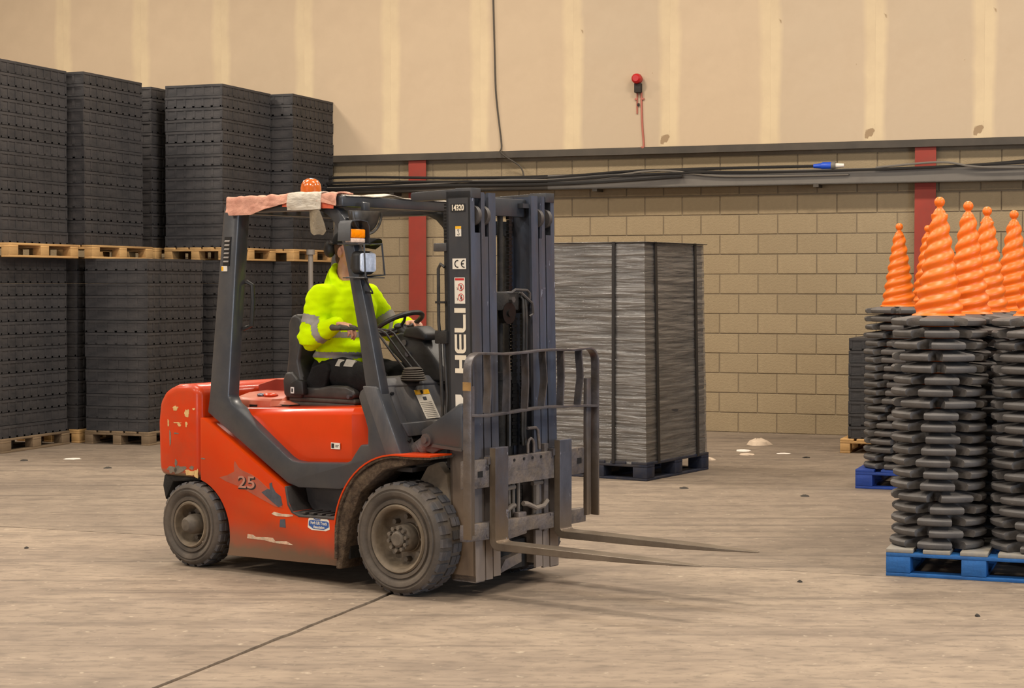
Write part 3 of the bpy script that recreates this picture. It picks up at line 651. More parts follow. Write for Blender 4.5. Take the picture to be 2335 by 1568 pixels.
# floor litter
def scrap(px, name, m, label, cat, sx, sy, h, rz=0):
    mb = MB(); n = 14; vs = []
    for j in range(3):
        for k in range(n):
            t = 2 * math.pi * k / n; rr = (1, .8, .3)[j] * (.75 + .35 * noise.noise(Vector((math.cos(t) * 2 + px[0], math.sin(t) * 2, j + px[1]))))
            vs.append((sx * rr * math.cos(t), sy * rr * math.sin(t), (0, .6, 1)[j] * h * (1 + .4 * noise.noise(Vector((k, j, px[0]))))))
    mb.add(vs, [(j * n + k, j * n + (k + 1) % n, (j + 1) * n + (k + 1) % n, (j + 1) * n + k) for j in range(2) for k in range(n)] + [tuple(range(2 * n, 3 * n)), tuple(range(n - 1, -1, -1))])
    o = obj(name, mb, m, loc=(px[0], px[1], 0.0), rot=(0, 0, rz)); return tag(o, label, cat)
scrap((2.64, 18.85), 'crumpled_rag', 'rag', 'crumpled cream rag lying on the floor near the block wall', 'rag', .17, .19, .06)
scrap((2.38, 18.15), 'paper_scrap', 'paper', 'flat white paper scrap in front of the cream rag', 'paper', .10, .14, .012)
scrap((2.36, 17.75), 'paper_scrap', 'rag', 'pale torn paper scrap right of the wrapped load', 'paper', .10, .16, .010)
scrap((2.74, 17.83), 'paper_scrap', 'paper', 'white paper slip alone on the floor, rightmost of the scraps', 'paper', .10, .07, .008)
scrap((1.86, 17.2), 'film_scrap', 'rag', 'torn film tail on the floor beside the wrapped load', 'litter', .18, .10, .03)
for i, (x, y, lab) in enumerate(((2.36, 14.22, 'black rubber scrap on open floor left of the far blue pallet'), (1.65, 10.09, 'small black scrap on the floor beyond the fork tips'), (2.39, 9.04, 'black scrap on the floor in front of the near blue pallet'),
    (-4.73, 17.11, 'black rubber flake on the floor below the left pallet'), (-3.76, 16.41, 'black flake on the floor left of the rear wheel'), (-3.14, 11.39, 'tiny black crumb at the left foreground floor'), (1.44, 14.78, 'black crumb on the floor in front of the wrapped load'), (2.9, 17.4, 'dark crumb on the floor near the paper slip'))):
    scrap((x, y), 'rubber_scrap', 'scrap', lab, 'litter', .05 if y > 12 else .02, .06 if y > 12 else .02, .012)
scrap((-4.30, 17.3), 'paper_scrap', 'paper', 'pale paper scrap on the floor left of the counterweight', 'paper', .12, .10, .006)
#TRUCK
# ================================================================== FORKLIFT  (x forward, y to the driver's left, origin on the floor below the front axle)
FO = Vector((-.277, 10.097, 0)); FR = R(-37.0)
T = empty('forklift_truck', FO, FR, 'orange-red forklift truck with dark grey overhead guard and raised bare forks', 'forklift')
NY = -.55
def mirror(f):
    for s in (1, -1): f(s)
# --- wheels
def wheel(x, y0, y1, r, rimr, front, near):
    """y0 = outer face, y1 = inner face"""
    s = 1 if y1 > y0 else -1; c = (x, 0, r + .0)
    w = abs(y1 - y0); A = lambda a: y0 + s * a
    k = r / .312
    tp = [(rimr, .03), (rimr + .012, .006), (rimr + .03, .004), (rimr + .034, .016), (rimr + .040, .014), (rimr + .048, .004), (rimr + .056, -.004), (r - .052, -.006), (r - .048, .003), (r - .042, .003), (r - .036, -.001), (r - .022, .008), (r - .010, .028),
          (r - .008, w - .028), (r - .022, w - .008), (rimr + .04, w), (rimr, w - .03)]
    whl = obj('wheel', MB().lathe([(q, A(a)) for q, a in tp], c, 72, cap=False), 'rubber', T, ang=50)
    tb = MB(); n = 27 if front else 24
    for i in range(n):
        for side in (0, 1):
            a = 2 * math.pi * (i + .5 * side) / n; da = math.pi / n * .66
            for (ra, rb, wa, wb) in ((r - .030, r - .002, .010, .052), (r - .010, r, .045, w * .46)):
                ya, yb = (A(wa), A(wb)) if side == 0 else (A(w - wa), A(w - wb))
                P = []
                for (q, yy) in ((ra, ya), (rb, ya + s * (1 if side == 0 else -1) * .014), (rb, yb), (ra - .004, yb)): P.append((q, yy))
                def pt(q, yy, t): return (c[0] + q * math.cos(t), yy, c[2] + q * math.sin(t))
                b4 = [pt(q, yy, a - da) for q, yy in P]; t4 = [pt(q, yy, a + da) for q, yy in P]; tb.hexa(b4, t4)
    obj('tread_blocks', tb, 'tread', whl, ang=25)
    if front:
        rp_ = [(rimr + .006, .012), (rimr - .002, .0), (rimr - .012, .004), (rimr - .022, .022), (rimr - .026, .055), (rimr - .040, .100), (rimr - .058, .118), (.082, .118), (.080, .10)]
    else:
        rp_ = [(rimr + .006, .012), (rimr - .002, .0), (rimr - .012, .004), (rimr - .018, .03), (rimr - .024, .08), (rimr - .038, .105), (.06, .105)]
    obj('rim', MB().lathe([(q, A(a)) for q, a in rp_] + [(.0, A(rp_[-1][1]))], c, 60, cap=False), 'rim', whl, ang=50)
    if front:
        obj('hub', MB().lathe([(.076, A(.115)), (.074, A(.035)), (.066, A(.024)), (.046, A(.024)), (.044, A(.006)), (.034, A(-.002)), (0, A(-.002))], c, 36), 'hub', whl)
        nb_, br, dd, nr = 10, .062, .006, .0115
        for i in range(nb_):
            a = 2 * math.pi * i / nb_ + .2; obj('bolt', MB().disc((c[0] + br * math.cos(a), A(.012), c[2] + br * math.sin(a)), nr, -.012, .012, 6), 'hub', whl)
        for i in range(8):
            a = 2 * math.pi * i / 8; obj('wheel_nut', MB().disc((c[0] + .118 * math.cos(a), A(.10), c[2] + .118 * math.sin(a)), .015, -.022, .022, 6), 'hub', whl)
    else:
        obj('hub', MB().lathe([(.062, A(.105)), (.060, A(.02)), (.050, A(.0)), (.046, A(-.018)), (.034, A(-.030)), (0, A(-.034))], c, 36), 'hub', whl)
        for i in range(6):
            a = 2 * math.pi * i / 6 + .4; obj('wheel_nut', MB().disc((c[0] + .085 * math.cos(a), A(.09), c[2] + .085 * math.sin(a)), .014, -.02, .02, 6), 'hub', whl)
    return whl
wheel(-.003, -.585, -.375, .312, .185, True, True); wheel(-.003, .585, .375, .312, .185, True, False)
wheel(-1.655, -.580, -.405, .258, .135, False, True); wheel(-1.655, .580, .405, .258, .135, False, False)
# --- chassis core, axles
obj('chassis', MB().box(-1.30, .10, -.33, .33, .16, .60).box(-.55, -.40, -.52, .52, .16, .30).box(-1.28, -.5, -.5, .5, .14, .36), 'chassis', T)
obj('front_axle', MB().disc((-.003, 0, .31), .075, -.40, .40, 20).box(-.1, .12, -.34, .34, .2, .42), 'chassis', T)
obj('rear_axle', MB().disc((-1.655, 0, .25), .05, -.42, .42, 16).box(-1.75, -1.55, -.33, .33, .18, .5), 'chassis', T)
# --- counterweight
cwp = [(-1.588, .535), (-1.588, 1.078), (-1.66, 1.105), (-1.80, 1.098), (-1.90, 1.06), (-1.955, .985), (-1.972, .86), (-1.965, .62), (-1.955, .535)]
cw = obj('counterweight', MB().prism(cwp, -.55, .55), 'weight', T, bevel=.045, seg=4)
obj('counterweight_skirt', MB().box(-1.93, -1.30, -.36, .36, .20, .545), 'chassis', T, bevel=.03)
obj('wheel_arch_liner', MB().prism([(-1.60, .54), (-1.94, .54), (-1.955, .47), (-1.93, .38), (-1.86, .50), (-1.62, .52)], -.52, -.36), 'chassis', T, bevel=.012)
obj('wheel_arch_liner', MB().prism([(-1.60, .54), (-1.94, .54), (-1.955, .47), (-1.93, .38), (-1.86, .50), (-1.62, .52)], .36, .52), 'chassis', T, bevel=.012)
# rear top deck between posts
obj('rear_deck', MB().prism([(-1.587, .95), (-1.587, 1.085), (-1.43, 1.125), (-1.20, 1.125), (-1.20, .95)], -.06, .52), 'orange_dust', T, bevel=.010)
obj('deck_edge', MB().prism([(-1.58, 1.02), (-1.58, 1.080), (-1.43, 1.120), (-1.205, 1.120), (-1.205, 1.02)], -.063, -.058), 'redsteel', T)
# --- body side panels with wheel-arch cut
arc = [(-1.660 + .325 * math.cos(R(a)), .215 + .325 * math.sin(R(a))) for a in range(75, -22, -8)]
side = [(-1.582, .905), (-1.560, .900), (-.872, .522), (-.846, .440), (-.815, .400), (-.765, .382), (-.486, .392), (-.480, .235), (-.445, .118), (-1.360, .098)] 
side = [(-1.582, .905)] + side[1:] + arc[::-1] + [(-1.582, .53)]
for s in (1, -1):
    obj('side_panel', MB().prism(side, s * .55, s * .40), 'orange', T, bevel=.010, label='orange-red side panel with a faded decal and brown lower edge' if s < 0 else None)
# step wells
for s in (1, -1):
    w = obj('step', MB().prism([(-.868, .545), (-.842, .440), (-.812, .402), (-.765, .385), (-.49, .395), (-.478, .545)], s * .40, s * .34).prism([(-.815, .400), (-.765, .384), (-.49, .394), (-.49, .375), (-.77, .37), (-.83, .39)], s * .555, s * .34).prism([(-.868, .54), (-.846, .44), (-.812, .40), (-.825, .385), (-.862, .43), (-.885, .54)], s * .553, s * .34), 'step', T, bevel=.006)
    for k in range(4): obj('tread_strip', MB().box(-.76 + k * .065, -.725 + k * .065, s * .37 - .015, s * .53 + .015 * s, .395, .401), 'step', w)
# --- overhead guard side frames (post, sweep, cowl foot)
def sweep(s):
    out = [(-1.395, 2.155), (-1.375, 2.175), (-1.300, 2.175), (-1.268, 2.140), (-1.366, 1.040), (-1.340, 1.000), (-1.272, .962), (-.880, .708), (-.840, .690), (-.775, .683), (-.430, .700), (-.390, .715), (-.360, .755), (-.315, .810),
           (-.262, .812), (-.262, .900), (-.285, .965), (-.305, 1.010), (-.330, 1.075), (-.318, 1.110), (-.285, 1.130), (-.190, 1.135), (-.010, .765), (-.10, .742), (-.225, .728), (-.345, .650), (-.430, .560), (-.470, .548),
           (-.795, .536), (-.882, .556), (-1.545, .938), (-1.528, 1.030)]
    o = obj('guard_frame', MB().prism(out, s * .530, s * .435), 'guard', T, bevel=.011, label='dark grey guard leg sweeping forward' if s < 0 else None)
    # front-facing pillar foot
    f = obj('pillar_foot', MB().hexa([(-.200, s * .532, 1.138), (-.200, s * .368, 1.138), (-.30, s * .368, 1.138), (-.30, s * .532, 1.138)], [(-.012, s * .532, .762), (-.012, s * .385, .762), (-.12, s * .385, .75), (-.12, s * .532, .745)]), 'cowl', T, bevel=.008)
    for (x, z, y) in ((-.172, 1.095, .425), (-.045, .84, .425)): obj('bolt_hole', MB().disc((x, s * y, z), .010, -.006, .008, 10, 'x'), 'ink', f)
    return o
gf = [sweep(s) for s in (-1, 1)]
# vents on near rear post
v = obj('vent', MB().box(-1.392, -1.338, -.534, -.530, 1.815, 1.985), 'ink', gf[0], fn=lambda x, y, z: (x + (z - 1.9) * .10 - .0, y, z))
for k in range(6): obj('louvre', MB().hexa([(-1.386, -.537, 1.835 + k * .024), (-1.346, -.537, 1.835 + k * .024), (-1.346, -.531, 1.843 + k * .024), (-1.386, -.531, 1.843 + k * .024)], [(-1.386, -.540, 1.840 + k * .024), (-1.346, -.540, 1.840 + k * .024), (-1.346, -.531, 1.848 + k * .024), (-1.386, -.531, 1.848 + k * .024)]), 'strip', gf[0], fn=lambda x, y, z: (x + (z - 1.9) * .10, y, z))
obj('sticker', MB().box(-1.412, -1.365, -.5335, -.5305, 1.782, 1.814), 'white', gf[0]); obj('sticker', MB().box(-1.412, -1.397, -.5345, -.533, 1.785, 1.811), 'yellow', gf[0])
obj('grab_handle', MB().tube([(-1.30, -.44, 1.72), (-1.26, -.43, 1.70), (-1.255, -.43, 1.60), (-1.27, -.43, 1.46), (-1.325, -.44, 1.44)], .014, 10), 'black', T)
# --- front pillars (curved box section)
def pillar(s):
    L_ = [(-.300, 1.09), (-.287, 1.126), (-.351, 1.48), (-.406, 1.725), (-.455, 1.921), (-.480, 1.985), (-.520, 2.050), (-.570, 2.095), (-.63, 2.12), (-.70, 2.135)]
    Rr = [(-.170, 1.09), (-.179, 1.137), (-.259, 1.48), (-.323, 1.724), (-.372, 1.92), (-.395, 1.990), (-.430, 2.060), (-.485, 2.120), (-.56, 2.165), (-.70, 2.19)]
    return obj('front_pillar', MB().prism(L_ + Rr[::-1], s * .515, s * .445), 'guard', T, bevel=.007)
fp = [pillar(s) for s in (-1, 1)]
# --- roof
def roof_rail(s): return obj('roof_rail', MB().box(-1.36, -.55, s * .515, s * .445, 2.125, 2.19), 'guard', T, bevel=.01)
for s in (-1, 1): roof_rail(s)
obj('roof_beam', MB().box(-.52, -.445, -.53, .50, 2.142, 2.203), 'guard', T, bevel=.008, label='front roof beam')
obj('roof_beam', MB().box(-1.37, -1.29, -.44, .44, 2.12, 2.18), 'guard', T, bevel=.008)
for k in range(7): obj('roof_bar', MB().box(-1.30, -.50, -.36 + k * .12 - .02, -.36 + k * .12 + .02, 2.150, 2.172), 'guard', T)
obj('roof_sheet', MB().box(-1.33, -.44, -.50, .50, 2.206, 2.209), 'sheet', T, label='clear plastic roof sheet')
# curved clear rain visor at the front of the roof
vp = [(-.45, 2.150), (-.40, 2.10), (-.36, 2.03), (-.345, 1.96)]
fs = MB().flatbar([(-.50, 0, 2.14), (-.455, 0, 2.10), (-.43, 0, 2.04), (-.42, 0, 1.99)], .80, .004, (0, 1, 0))
# beacon
bc = obj('beacon', MB().lathe([(.062, 2.200), (.064, 2.222), (.062, 2.228), (.0615, 2.232), (.0605, 2.275), (.056, 2.297), (.044, 2.316), (.024, 2.327), (0, 2.330)], (-.875, -.33, -.006), 40, 'z'), 'beacon', T)
obj('beacon_ridge', MB().lathe([(.0645, 2.238), (.0655, 2.241), (.0645, 2.244)], (-.875, -.33, -.006), 40, 'z', cap=False), 'beacon', bc)
obj('beacon_base', MB().disc((-.875, -.33, 0), .068, 2.172, 2.195, 32, 'z').disc((-.875, -.33, 0), .03, 2.16, 2.18, 12, 'z'), 'black', bc)
# mirror under front beam
mr = obj('rear_view_mirror', MB().ball((-.40, -.40, 2.115), .045, .125, .125, 36), 'mirror', T, fn=lambda x, y, z: (x, y, min(z, 2.118)))
obj('mirror_rim', MB().tube([(-.375, -.40 + .122 * math.cos(R(a)), 2.112 + .122 * math.sin(R(a))) for a in range(180, 361, 10)], .008, 8), 'mirror', mr)
obj('mirror_bracket', MB().box(-.405, -.385, -.42, -.39, 2.03, 2.17).box(-.40, -.375, -.425, -.375, 2.12, 2.165), 'guard', mr, bevel=.004)
# --- work lamp and indicator on near front pillar
lb = obj('indicator_bracket', MB().flatbar([(-.345, -.462, 1.935), (-.350, -.462, 2.03), (-.352, -.475, 2.055), (-.352, -.53, 2.062), (-.352, -.60, 2.055), (-.352, -.612, 2.04), (-.350, -.622, 1.945)][::-1], .09, .005, (1, 0, 0)), 'guard', T)
obj('indicator_lens', MB().box(-.362, -.315, -.600, -.480, 1.962, 2.012), 'amber', lb, bevel=.008, label='amber indicator lens')
obj('indicator_base', MB().box(-.362, -.318, -.600, -.480, 1.936, 1.962), 'clearlens', lb, bevel=.005, label='clear lower half of the indicator')
obj('lamp_bracket', MB().hexa([(-.40, -.53, 1.925), (-.22, -.53, 1.925), (-.24, -.44, 1.925), (-.36, -.44, 1.925)], [(-.40, -.53, 1.931), (-.22, -.53, 1.931), (-.24, -.44, 1.931), (-.36, -.44, 1.931)]).hexa([(-.40, -.62, 1.925), (-.26, -.62, 1.925), (-.24, -.50, 1.925), (-.36, -.50, 1.925)], [(-.40, -.62, 1.931), (-.26, -.62, 1.931), (-.24, -.50, 1.931), (-.36, -.50, 1.931)]), 'guard', T)
hl = obj('work_lamp', MB().box(-.335, -.265, -.595, -.443, 1.760, 1.890), 'black', T, bevel=.030, seg=5)
obj('lamp_glass', MB().prism([(yy + .018 * math.cos(R(a)), zz + .018 * math.sin(R(a))) for yy, zz, a0 in ((-.474, 1.860, 0), (-.564, 1.860, 90), (-.564, 1.792, 180), (-.474, 1.792, 270)) for a in range(a0, a0 + 91, 15)], -.27, -.258, 'x'), 'headlens', hl, bevel=.003)
obj('lamp_mount', MB().box(-.37, -.33, -.55, -.50, 1.79, 1.86).box(-.32, -.28, -.535, -.505, 1.735, 1.765), 'black', hl, bevel=.004)
cg = MB()
cg.tube([(-.36, -.60, 1.925), (-.21, -.612, 1.925), (-.21, -.600, 1.742), (-.36, -.59, 1.742)], .006, 6)
cg.tube([(-.30, -.46, 1.927), (-.205, -.470, 1.930), (-.21, -.440, 1.757), (-.33, -.45, 1.747)], .006, 6)
cg.box(-.38, -.21, -.60, -.44, 1.738, 1.744)
obj('lamp_cage', cg, 'guard', hl)
obj('lamp_cable', MB().tube([(-.30, -.52, 1.745), (-.27, -.51, 1.70), (-.25, -.50, 1.665), (-.255, -.49, 1.655), (-.30, -.49, 1.66), (-.345, -.49, 1.68)], .005, 6), 'hose', hl)
# --- engine hood
def ring(z, ins=0.0):
    a = .47 - ins; f = -.30 - ins
    return [(-1.345 + ins, -a), (-.90, -a - .006), (-.44, -a + .008), (f - .03, -a + .065), (f, -a + .13), (f, a - .13), (f - .03, a - .065), (-.44, a - .008), (-.90, a + .006), (-1.345 + ins, a)]
lv = [(.66, .01), (.69, .0), (.925, .0), (.935, .003), (.965, .022), (.972, .03)]
hm = MB(); nn = 10
for z, ins in lv:
    for x, y in ring(z, ins):
        zz = z + (0 if z < .9 else (.045 * max(0, (x + 1.345) / 1.04) ** 1.3)); hm.v.append((x, y, zz))
for i in range(len(lv) - 1):
    for k in range(nn): hm.f.append((i * nn + k, i * nn + (k + 1) % nn, (i + 1) * nn + (k + 1) % nn, (i + 1) * nn + k))
hm.f.append(tuple(range(nn - 1, -1, -1))); hm.f.append(tuple(range((len(lv) - 1) * nn, len(lv) * nn)))
hd = obj('engine_hood', hm, 'orange_clean', T, bevel=.006, ang=20)
obj('sticker', MB().box(-.590, -.522, -.4735, -.4690, .768, .803), 'white', hd); obj('sticker_print', MB().box(-.586, -.566, -.4745, -.4735, .772, .799).box(-.556, -.53, -.4745, -.4735, .789, .792).box(-.556, -.535, -.4745, -.4735, .780, .783), 'ink', hd)
# engine lid, raised slightly at the front
lm = MB(); xs = [-1.505, -1.485, -1.44, -1.32, -1.18, -1.06]
for i, x in enumerate(xs):
    ed = [.035, .018, 0, 0, .004, .07][i]; zb = [1.012, .985, .958, .966, .978, .990][i]
    for (y, z) in ((-.370 + ed, zb), (-.366 + ed, 1.010), (-.350 + ed, 1.022), (-.22, 1.045), (0, 1.055), (.22, 1.045), (.350 - ed, 1.022), (.366 - ed, 1.010), (.370 - ed, zb)): lm.v.append((x - (.10 if i == 5 and abs(y) < .3 else 0), y, z))
for i in range(len(xs) - 1):
    for k in range(8): lm.f.append((i * 9 + k, i * 9 + k + 1, (i + 1) * 9 + k + 1, (i + 1) * 9 + k))
    lm.f.append((i * 9 + 8, i * 9, (i + 1) * 9, (i + 1) * 9 + 8))
lm.f.append(tuple(range(9))); lm.f.append(tuple(range((len(xs) - 1) * 9 + 8, (len(xs) - 1) * 9 - 1, -1)))
ld = obj('engine_lid', lm, 'orange_dust', T, bevel=.006, ang=25)
obj('lid_latch', MB().box(-1.345, -1.285, -.375, -.364, .955, .985), 'ink', ld); obj('latch_knob', MB().ball((-1.33, -.29, 1.038), .03, .022, .012, 14), 'steel', ld)
obj('lid_recess', MB().ball((-1.26, -.28, 1.040), .055, .035, .014, 16), 'orange_clean', ld)
obj('lid_gap_shadow_box', MB().box(-1.44, -1.06, -.33, .33, .94, .99), 'chassis', T); bpy.data.objects['lid_gap_shadow_box'].name = 'lid_gap_shade_box'  # dark box under the lid, standing in for the shade in the gap
# --- seat
sm_ = obj('seat_backrest', MB().prism([(-1.155, 1.03), (-1.172, 1.10), (-1.165, 1.17), (-1.145, 1.32), (-1.148, 1.47), (-1.125, 1.515), (-1.085, 1.530), (-1.045, 1.515), (-1.02, 1.47), (-1.03, 1.36), (-1.06, 1.25), (-1.03, 1.14), (-1.0, 1.08), (-1.0, 1.03)], -.25, .25), 'seat', T, bevel=.045, seg=4)
for s in (-1, 1): obj('side_bolster', MB().prism([(-1.170, 1.05), (-1.178, 1.13), (-1.155, 1.178), (-1.10, 1.185), (-1.06, 1.15), (-1.02, 1.08), (-1.02, 1.03), (-1.15, 1.03)], s * .265, s * .20), 'seat', sm_, bevel=.025, seg=3)
obj('seat_cushion', MB().prism([(-1.06, 1.03), (-1.05, 1.09), (-.90, 1.095), (-.80, 1.112), (-.68, 1.112), (-.62, 1.09), (-.605, 1.06), (-.64, 1.03)], -.25, .25), 'seat', T, bevel=.025, seg=3)
sb = MB()
for k, (x1, zz) in enumerate(((-.61, 1.022), (-.62, .995), (-.68, .968))): sb.box(-1.145 + .004 * k, x1, -.245 + .005 * (k % 2), .245, zz - .016, zz + .014)
obj('seat_suspension', sb, 'bellows', T, bevel=.012, seg=3)
obj('seat_base', MB().box(-1.12, -.65, -.22, .22, .93, .975), 'chassis', T)
bk = obj('belt_retractor', MB().prism([(-1.085, 1.045), (-1.095, 1.115), (-1.04, 1.14), (-.985, 1.135), (-.975, 1.05)], -.295, -.252), 'black', T, bevel=.01)
obj('belt_tag', MB().box(-1.075, -1.049, -.300, -.2955, 1.058, 1.096), 'buckle', bk, label='white belt tag'); obj('tag_slot', MB().box(-1.068, -1.056, -.3008, -.3, 1.066, 1.088), 'ink', bk)
obj('seat_knob', MB().disc((-.64, -.262, 1.052), .012, -.012, .012, 12), 'steel', T)
# --- floor plate, cowl
obj('floor_plate', MB().box(-.46, -.02, -.43, .43, .665, .69), 'step', T)
cwl = MB().hexa([(-.200, -.44, 1.132), (-.200, .44, 1.132), (-.235, .44, 1.125), (-.235, -.44, 1.125)], [(-.078, -.44, .875), (-.078, .44, .875), (-.115, .44, .875), (-.115, -.44, .875)])
cwl.hexa([(-.078, -.44, .935), (-.078, .44, .935), (-.11, .44, .935), (-.11, -.44, .935)], [(-.050, -.42, .862), (-.050, .42, .862), (-.10, .42, .862), (-.10, -.42, .862)])
cl = obj('cowl', cwl, 'cowl', T, bevel=.006)
obj('cowl_lip', MB().prism([(-.30, 1.125), (-.198, 1.125), (-.196, 1.140), (-.235, 1.178), (-.30, 1.182)], -.435, .435), 'cowl', T, bevel=.004)
obj('cowl_lower', MB().hexa([(-.09, -.41, .875), (-.09, .41, .875), (-.13, .41, .875), (-.13, -.41, .875)], [(-.03, -.20, .72), (-.03, .41, .72), (-.07, .41, .72), (-.07, -.20, .72)]), 'chassis', T)
def cowlpt(y, z): return (-.200 + (1.132 - z) * (.122 / .257) + .003, y, z)
def cowlquad(name, y0, y1, z0, z1, m, par, off=0.0, sk=0.0):
    P = [cowlpt(y0 + sk, z0), cowlpt(y1 + sk, z0), cowlpt(y1, z1), cowlpt(y0, z1)]
    a = [(x + off, y, z) for x, y, z in P]; b = [(x + off + .0015, y, z) for x, y, z in P]; return obj(name, MB().hexa(a, b), m, par)
cowlquad('load_chart', -.222, -.097, .945, 1.105, 'white', cl, 0, .02); cowlquad('chart_header', -.222, -.097, 1.080, 1.105, 'yellow', cl, .002)
cowlquad('chart_emblem', -.174, -.154, 1.083, 1.102, 'scrap', cl, .0035); cowlquad('chart_window', -.170, -.140, 1.048, 1.066, 'scrape', cl, .002)
for k in range(9): cowlquad('chart_line', -.207 + .002 * k, -.107 + .002 * k, 1.035 - k * .010, 1.0365 - k * .010, 'strip', cl, .002)
cowlquad('lower_label', -.160, -.090, .885, .935, 'white', cl, .020)
# --- dashboard / steering
DS = lambda x, y, z: (x - .085, y + .11, z)
dash = obj('dashboard', MB().prism([(-.475, 1.335), (-.455, 1.395), (-.375, 1.425), (-.285, 1.415), (-.205, 1.385), (-.075, 1.250), (-.055, 1.150), (-.235, 1.140), (-.30, 1.195)], -.13, .16), 'black', T, bevel=.014, seg=3, fn=DS)
obj('dash_panel', MB().prism([(-.235, 1.395), (-.06, 1.24), (.06, 1.146), (-.22, 1.146)], -.12, .30), 'step', dash, bevel=.008, fn=DS)
obj('ignition_switch', MB().disc((-.31, -.132, 1.30), .016, -.012, .004, 14), 'steel', dash, fn=DS); obj('switch', MB().disc((-.335, -.132, 1.365), .018, -.01, .004, 14), 'step', dash, fn=DS)
obj('dash_ledge', MB().box(-.36, -.24, -.38, .43, 1.160, 1.180), 'cowl', T, bevel=.004)
obj('column_cover', MB().prism([(-.42, 1.40), (-.39, 1.455), (-.30, 1.465), (-.235, 1.42), (-.24, 1.38)], -.055, .075), 'black', T, bevel=.015, seg=3)
WC = Vector((-.500, .02, 1.475)); tl = R(-27)
def wpt(a, r, up=0):
    r = r * .88; x, y = r * math.cos(a), r * math.sin(a); return (WC.x + x * math.cos(tl) + up * math.sin(-tl) * -1, WC.y + y, WC.z - x * math.sin(tl) * 1 + up * math.cos(tl))
WH = obj('steering_wheel', MB().tube([wpt(2 * math.pi * k / 40, .165) for k in range(40)], .0145, 10, close=True), 'black', T)
for a in (90, 210, 330): obj('spoke', MB().tube([wpt(R(a), .02, -.02), wpt(R(a), .10, -.02), wpt(R(a), .165)], .009, 8), 'black', WH)
obj('wheel_boss', MB().ball(wpt(0, 0, -.02), .04, .04, .022, 16), 'black', WH)
obj('steering_shaft', MB().tube([wpt(0, 0, -.03), (-.36, .02, 1.37), (-.20, .02, 1.15)], .03, 12), 'black', T)
obj('stalk', MB().tube([(-.30, .10, 1.40), (-.20, .22, 1.47)], .009, 8).tube([(-.225, .19, 1.452), (-.18, .245, 1.49)], .017, 10), 'black', T, fn=DS)
obj('gear_stalk', MB().tube([(-.08, .1, 1.27), (-.02, .14, 1.285)], .014, 8), 'black', T, fn=DS)
# hydraulic levers with bellows boot
bt = MB(); 
for k in range(6): bt.ball((-.155, -.27 , 1.165 + k * .012), .075 - k * .006, .085 - k * .004, .011, 20)
LS = lambda x, y, z: (x - .045 * max(0, 1 - max(0, z - 1.22) / .2), y + .06 * max(0, 1 - max(0, z - 1.22) / .2) - (.012 if z > 1.43 else 0), z)
obj('lever_boot', bt, 'bellows', T, fn=LS)
for k in range(3):
    y = -.31 + k * .04; lx = k * .025
    lv_ = obj('control_lever', MB().tube([(-.165 + lx, y, 1.21), (-.26 + lx, y, 1.30), (-.375 + lx, y, 1.425), (-.395 + lx, y, 1.440), (-.43 + lx, y, 1.446), (-.60 + lx, y, 1.448), (-.66 + lx, y, 1.452)], .0065, 8), 'black', T, fn=LS)
    obj('lever_knob', MB().capsule((-.665 + lx, y, 1.452), (-.715 + lx, y, 1.455), .014, .019), 'bellows', lv_, fn=LS)
obj('hand_brake', MB().tube([(-.27, -.38, 1.14), (-.34, -.40, 1.22), (-.42, -.40, 1.36)], .008, 8), 'black', T)
# --- front fenders
def fender(s):
    P = [(-.470, .16)] + [(.468 * math.cos(R(a)), .308 + .468 * math.sin(R(a))) for a in range(180, 84, -6)] + [(.10, .776), (.237, .782)]
    Q = [(x * .955 if x < 0 else x, .308 + (z - .308) * .955 if x < .05 else z - .022) for x, z in P]
    mb = MB().prism(P + Q[::-1], s * .580, s * .36)
    f = obj('fender', mb, 'mud', T, bevel=.003)
    e = MB(); 
    rim_ = [(x * 1.002, .308 + (z - .308) * 1.004) for x, z in P[2:]]; rq = [(x * .985 if x < 0 else x, .308 + (z - .308) * .985 if x < .05 else z - .008) for x, z in P[2:]]
    obj('fender_edge', MB().prism(rim_ + rq[::-1], s * .586, s * .40), 'orange', f, label='orange-red fender edge')
    obj('mud_wall', MB().prism([(-.475, .10), (-.43, .105), (-.37, .36), (-.28, .55), (-.12, .68), (.05, .72), (.05, .76), (-.12, .745), (-.33, .64), (-.45, .42)], s * .565, s * .34), 'mud', f, bevel=.012)
    return f
for s in (-1, 1): fender(s)
# --- tilt bracket + cylinder
def tiltside(s):
    b = obj('tilt_bracket', MB().prism([(.035, .900), (.075, .920), (.120, .945), (.310, 1.062), (.330, 1.05), (.330, .800), (.30, .812), (.170, .800), (.120, .775), (.075, .785), (.050, .815)], s * .425, s * .375), 'mast_side', T, bevel=.010)
    obj('bracket_rib', MB().prism([(.13, .83), (.33, .815), (.33, .800), (.12, .815)], s * .435, s * .425), 'mast_side', b); obj('pivot_pin', MB().disc((.085, s * .43, .850), .036, -.012, .012, 24).disc((.085, s * .445, .850), .018, -.012, .008, 12), 'steel', b)
    obj('tilt_cylinder', MB().tube([(-.30, s * .385, .70), (-.02, s * .385, .79), (.055, s * .385, .835)], .042, 16).tube([(.02, s * .385, .80), (.085, s * .385, .85)], .05, 14), 'carriage', T)
for s in (-1, 1): tiltside(s)
for s in (-1, 1): obj('axle_bracket', MB().prism([(-.02, .58), (.06, .70), (.14, .73), (.20, .66), (.23, .45), (.16, .42), (.10, .52)], s * .40, s * .34), 'rim', T, bevel=.01)
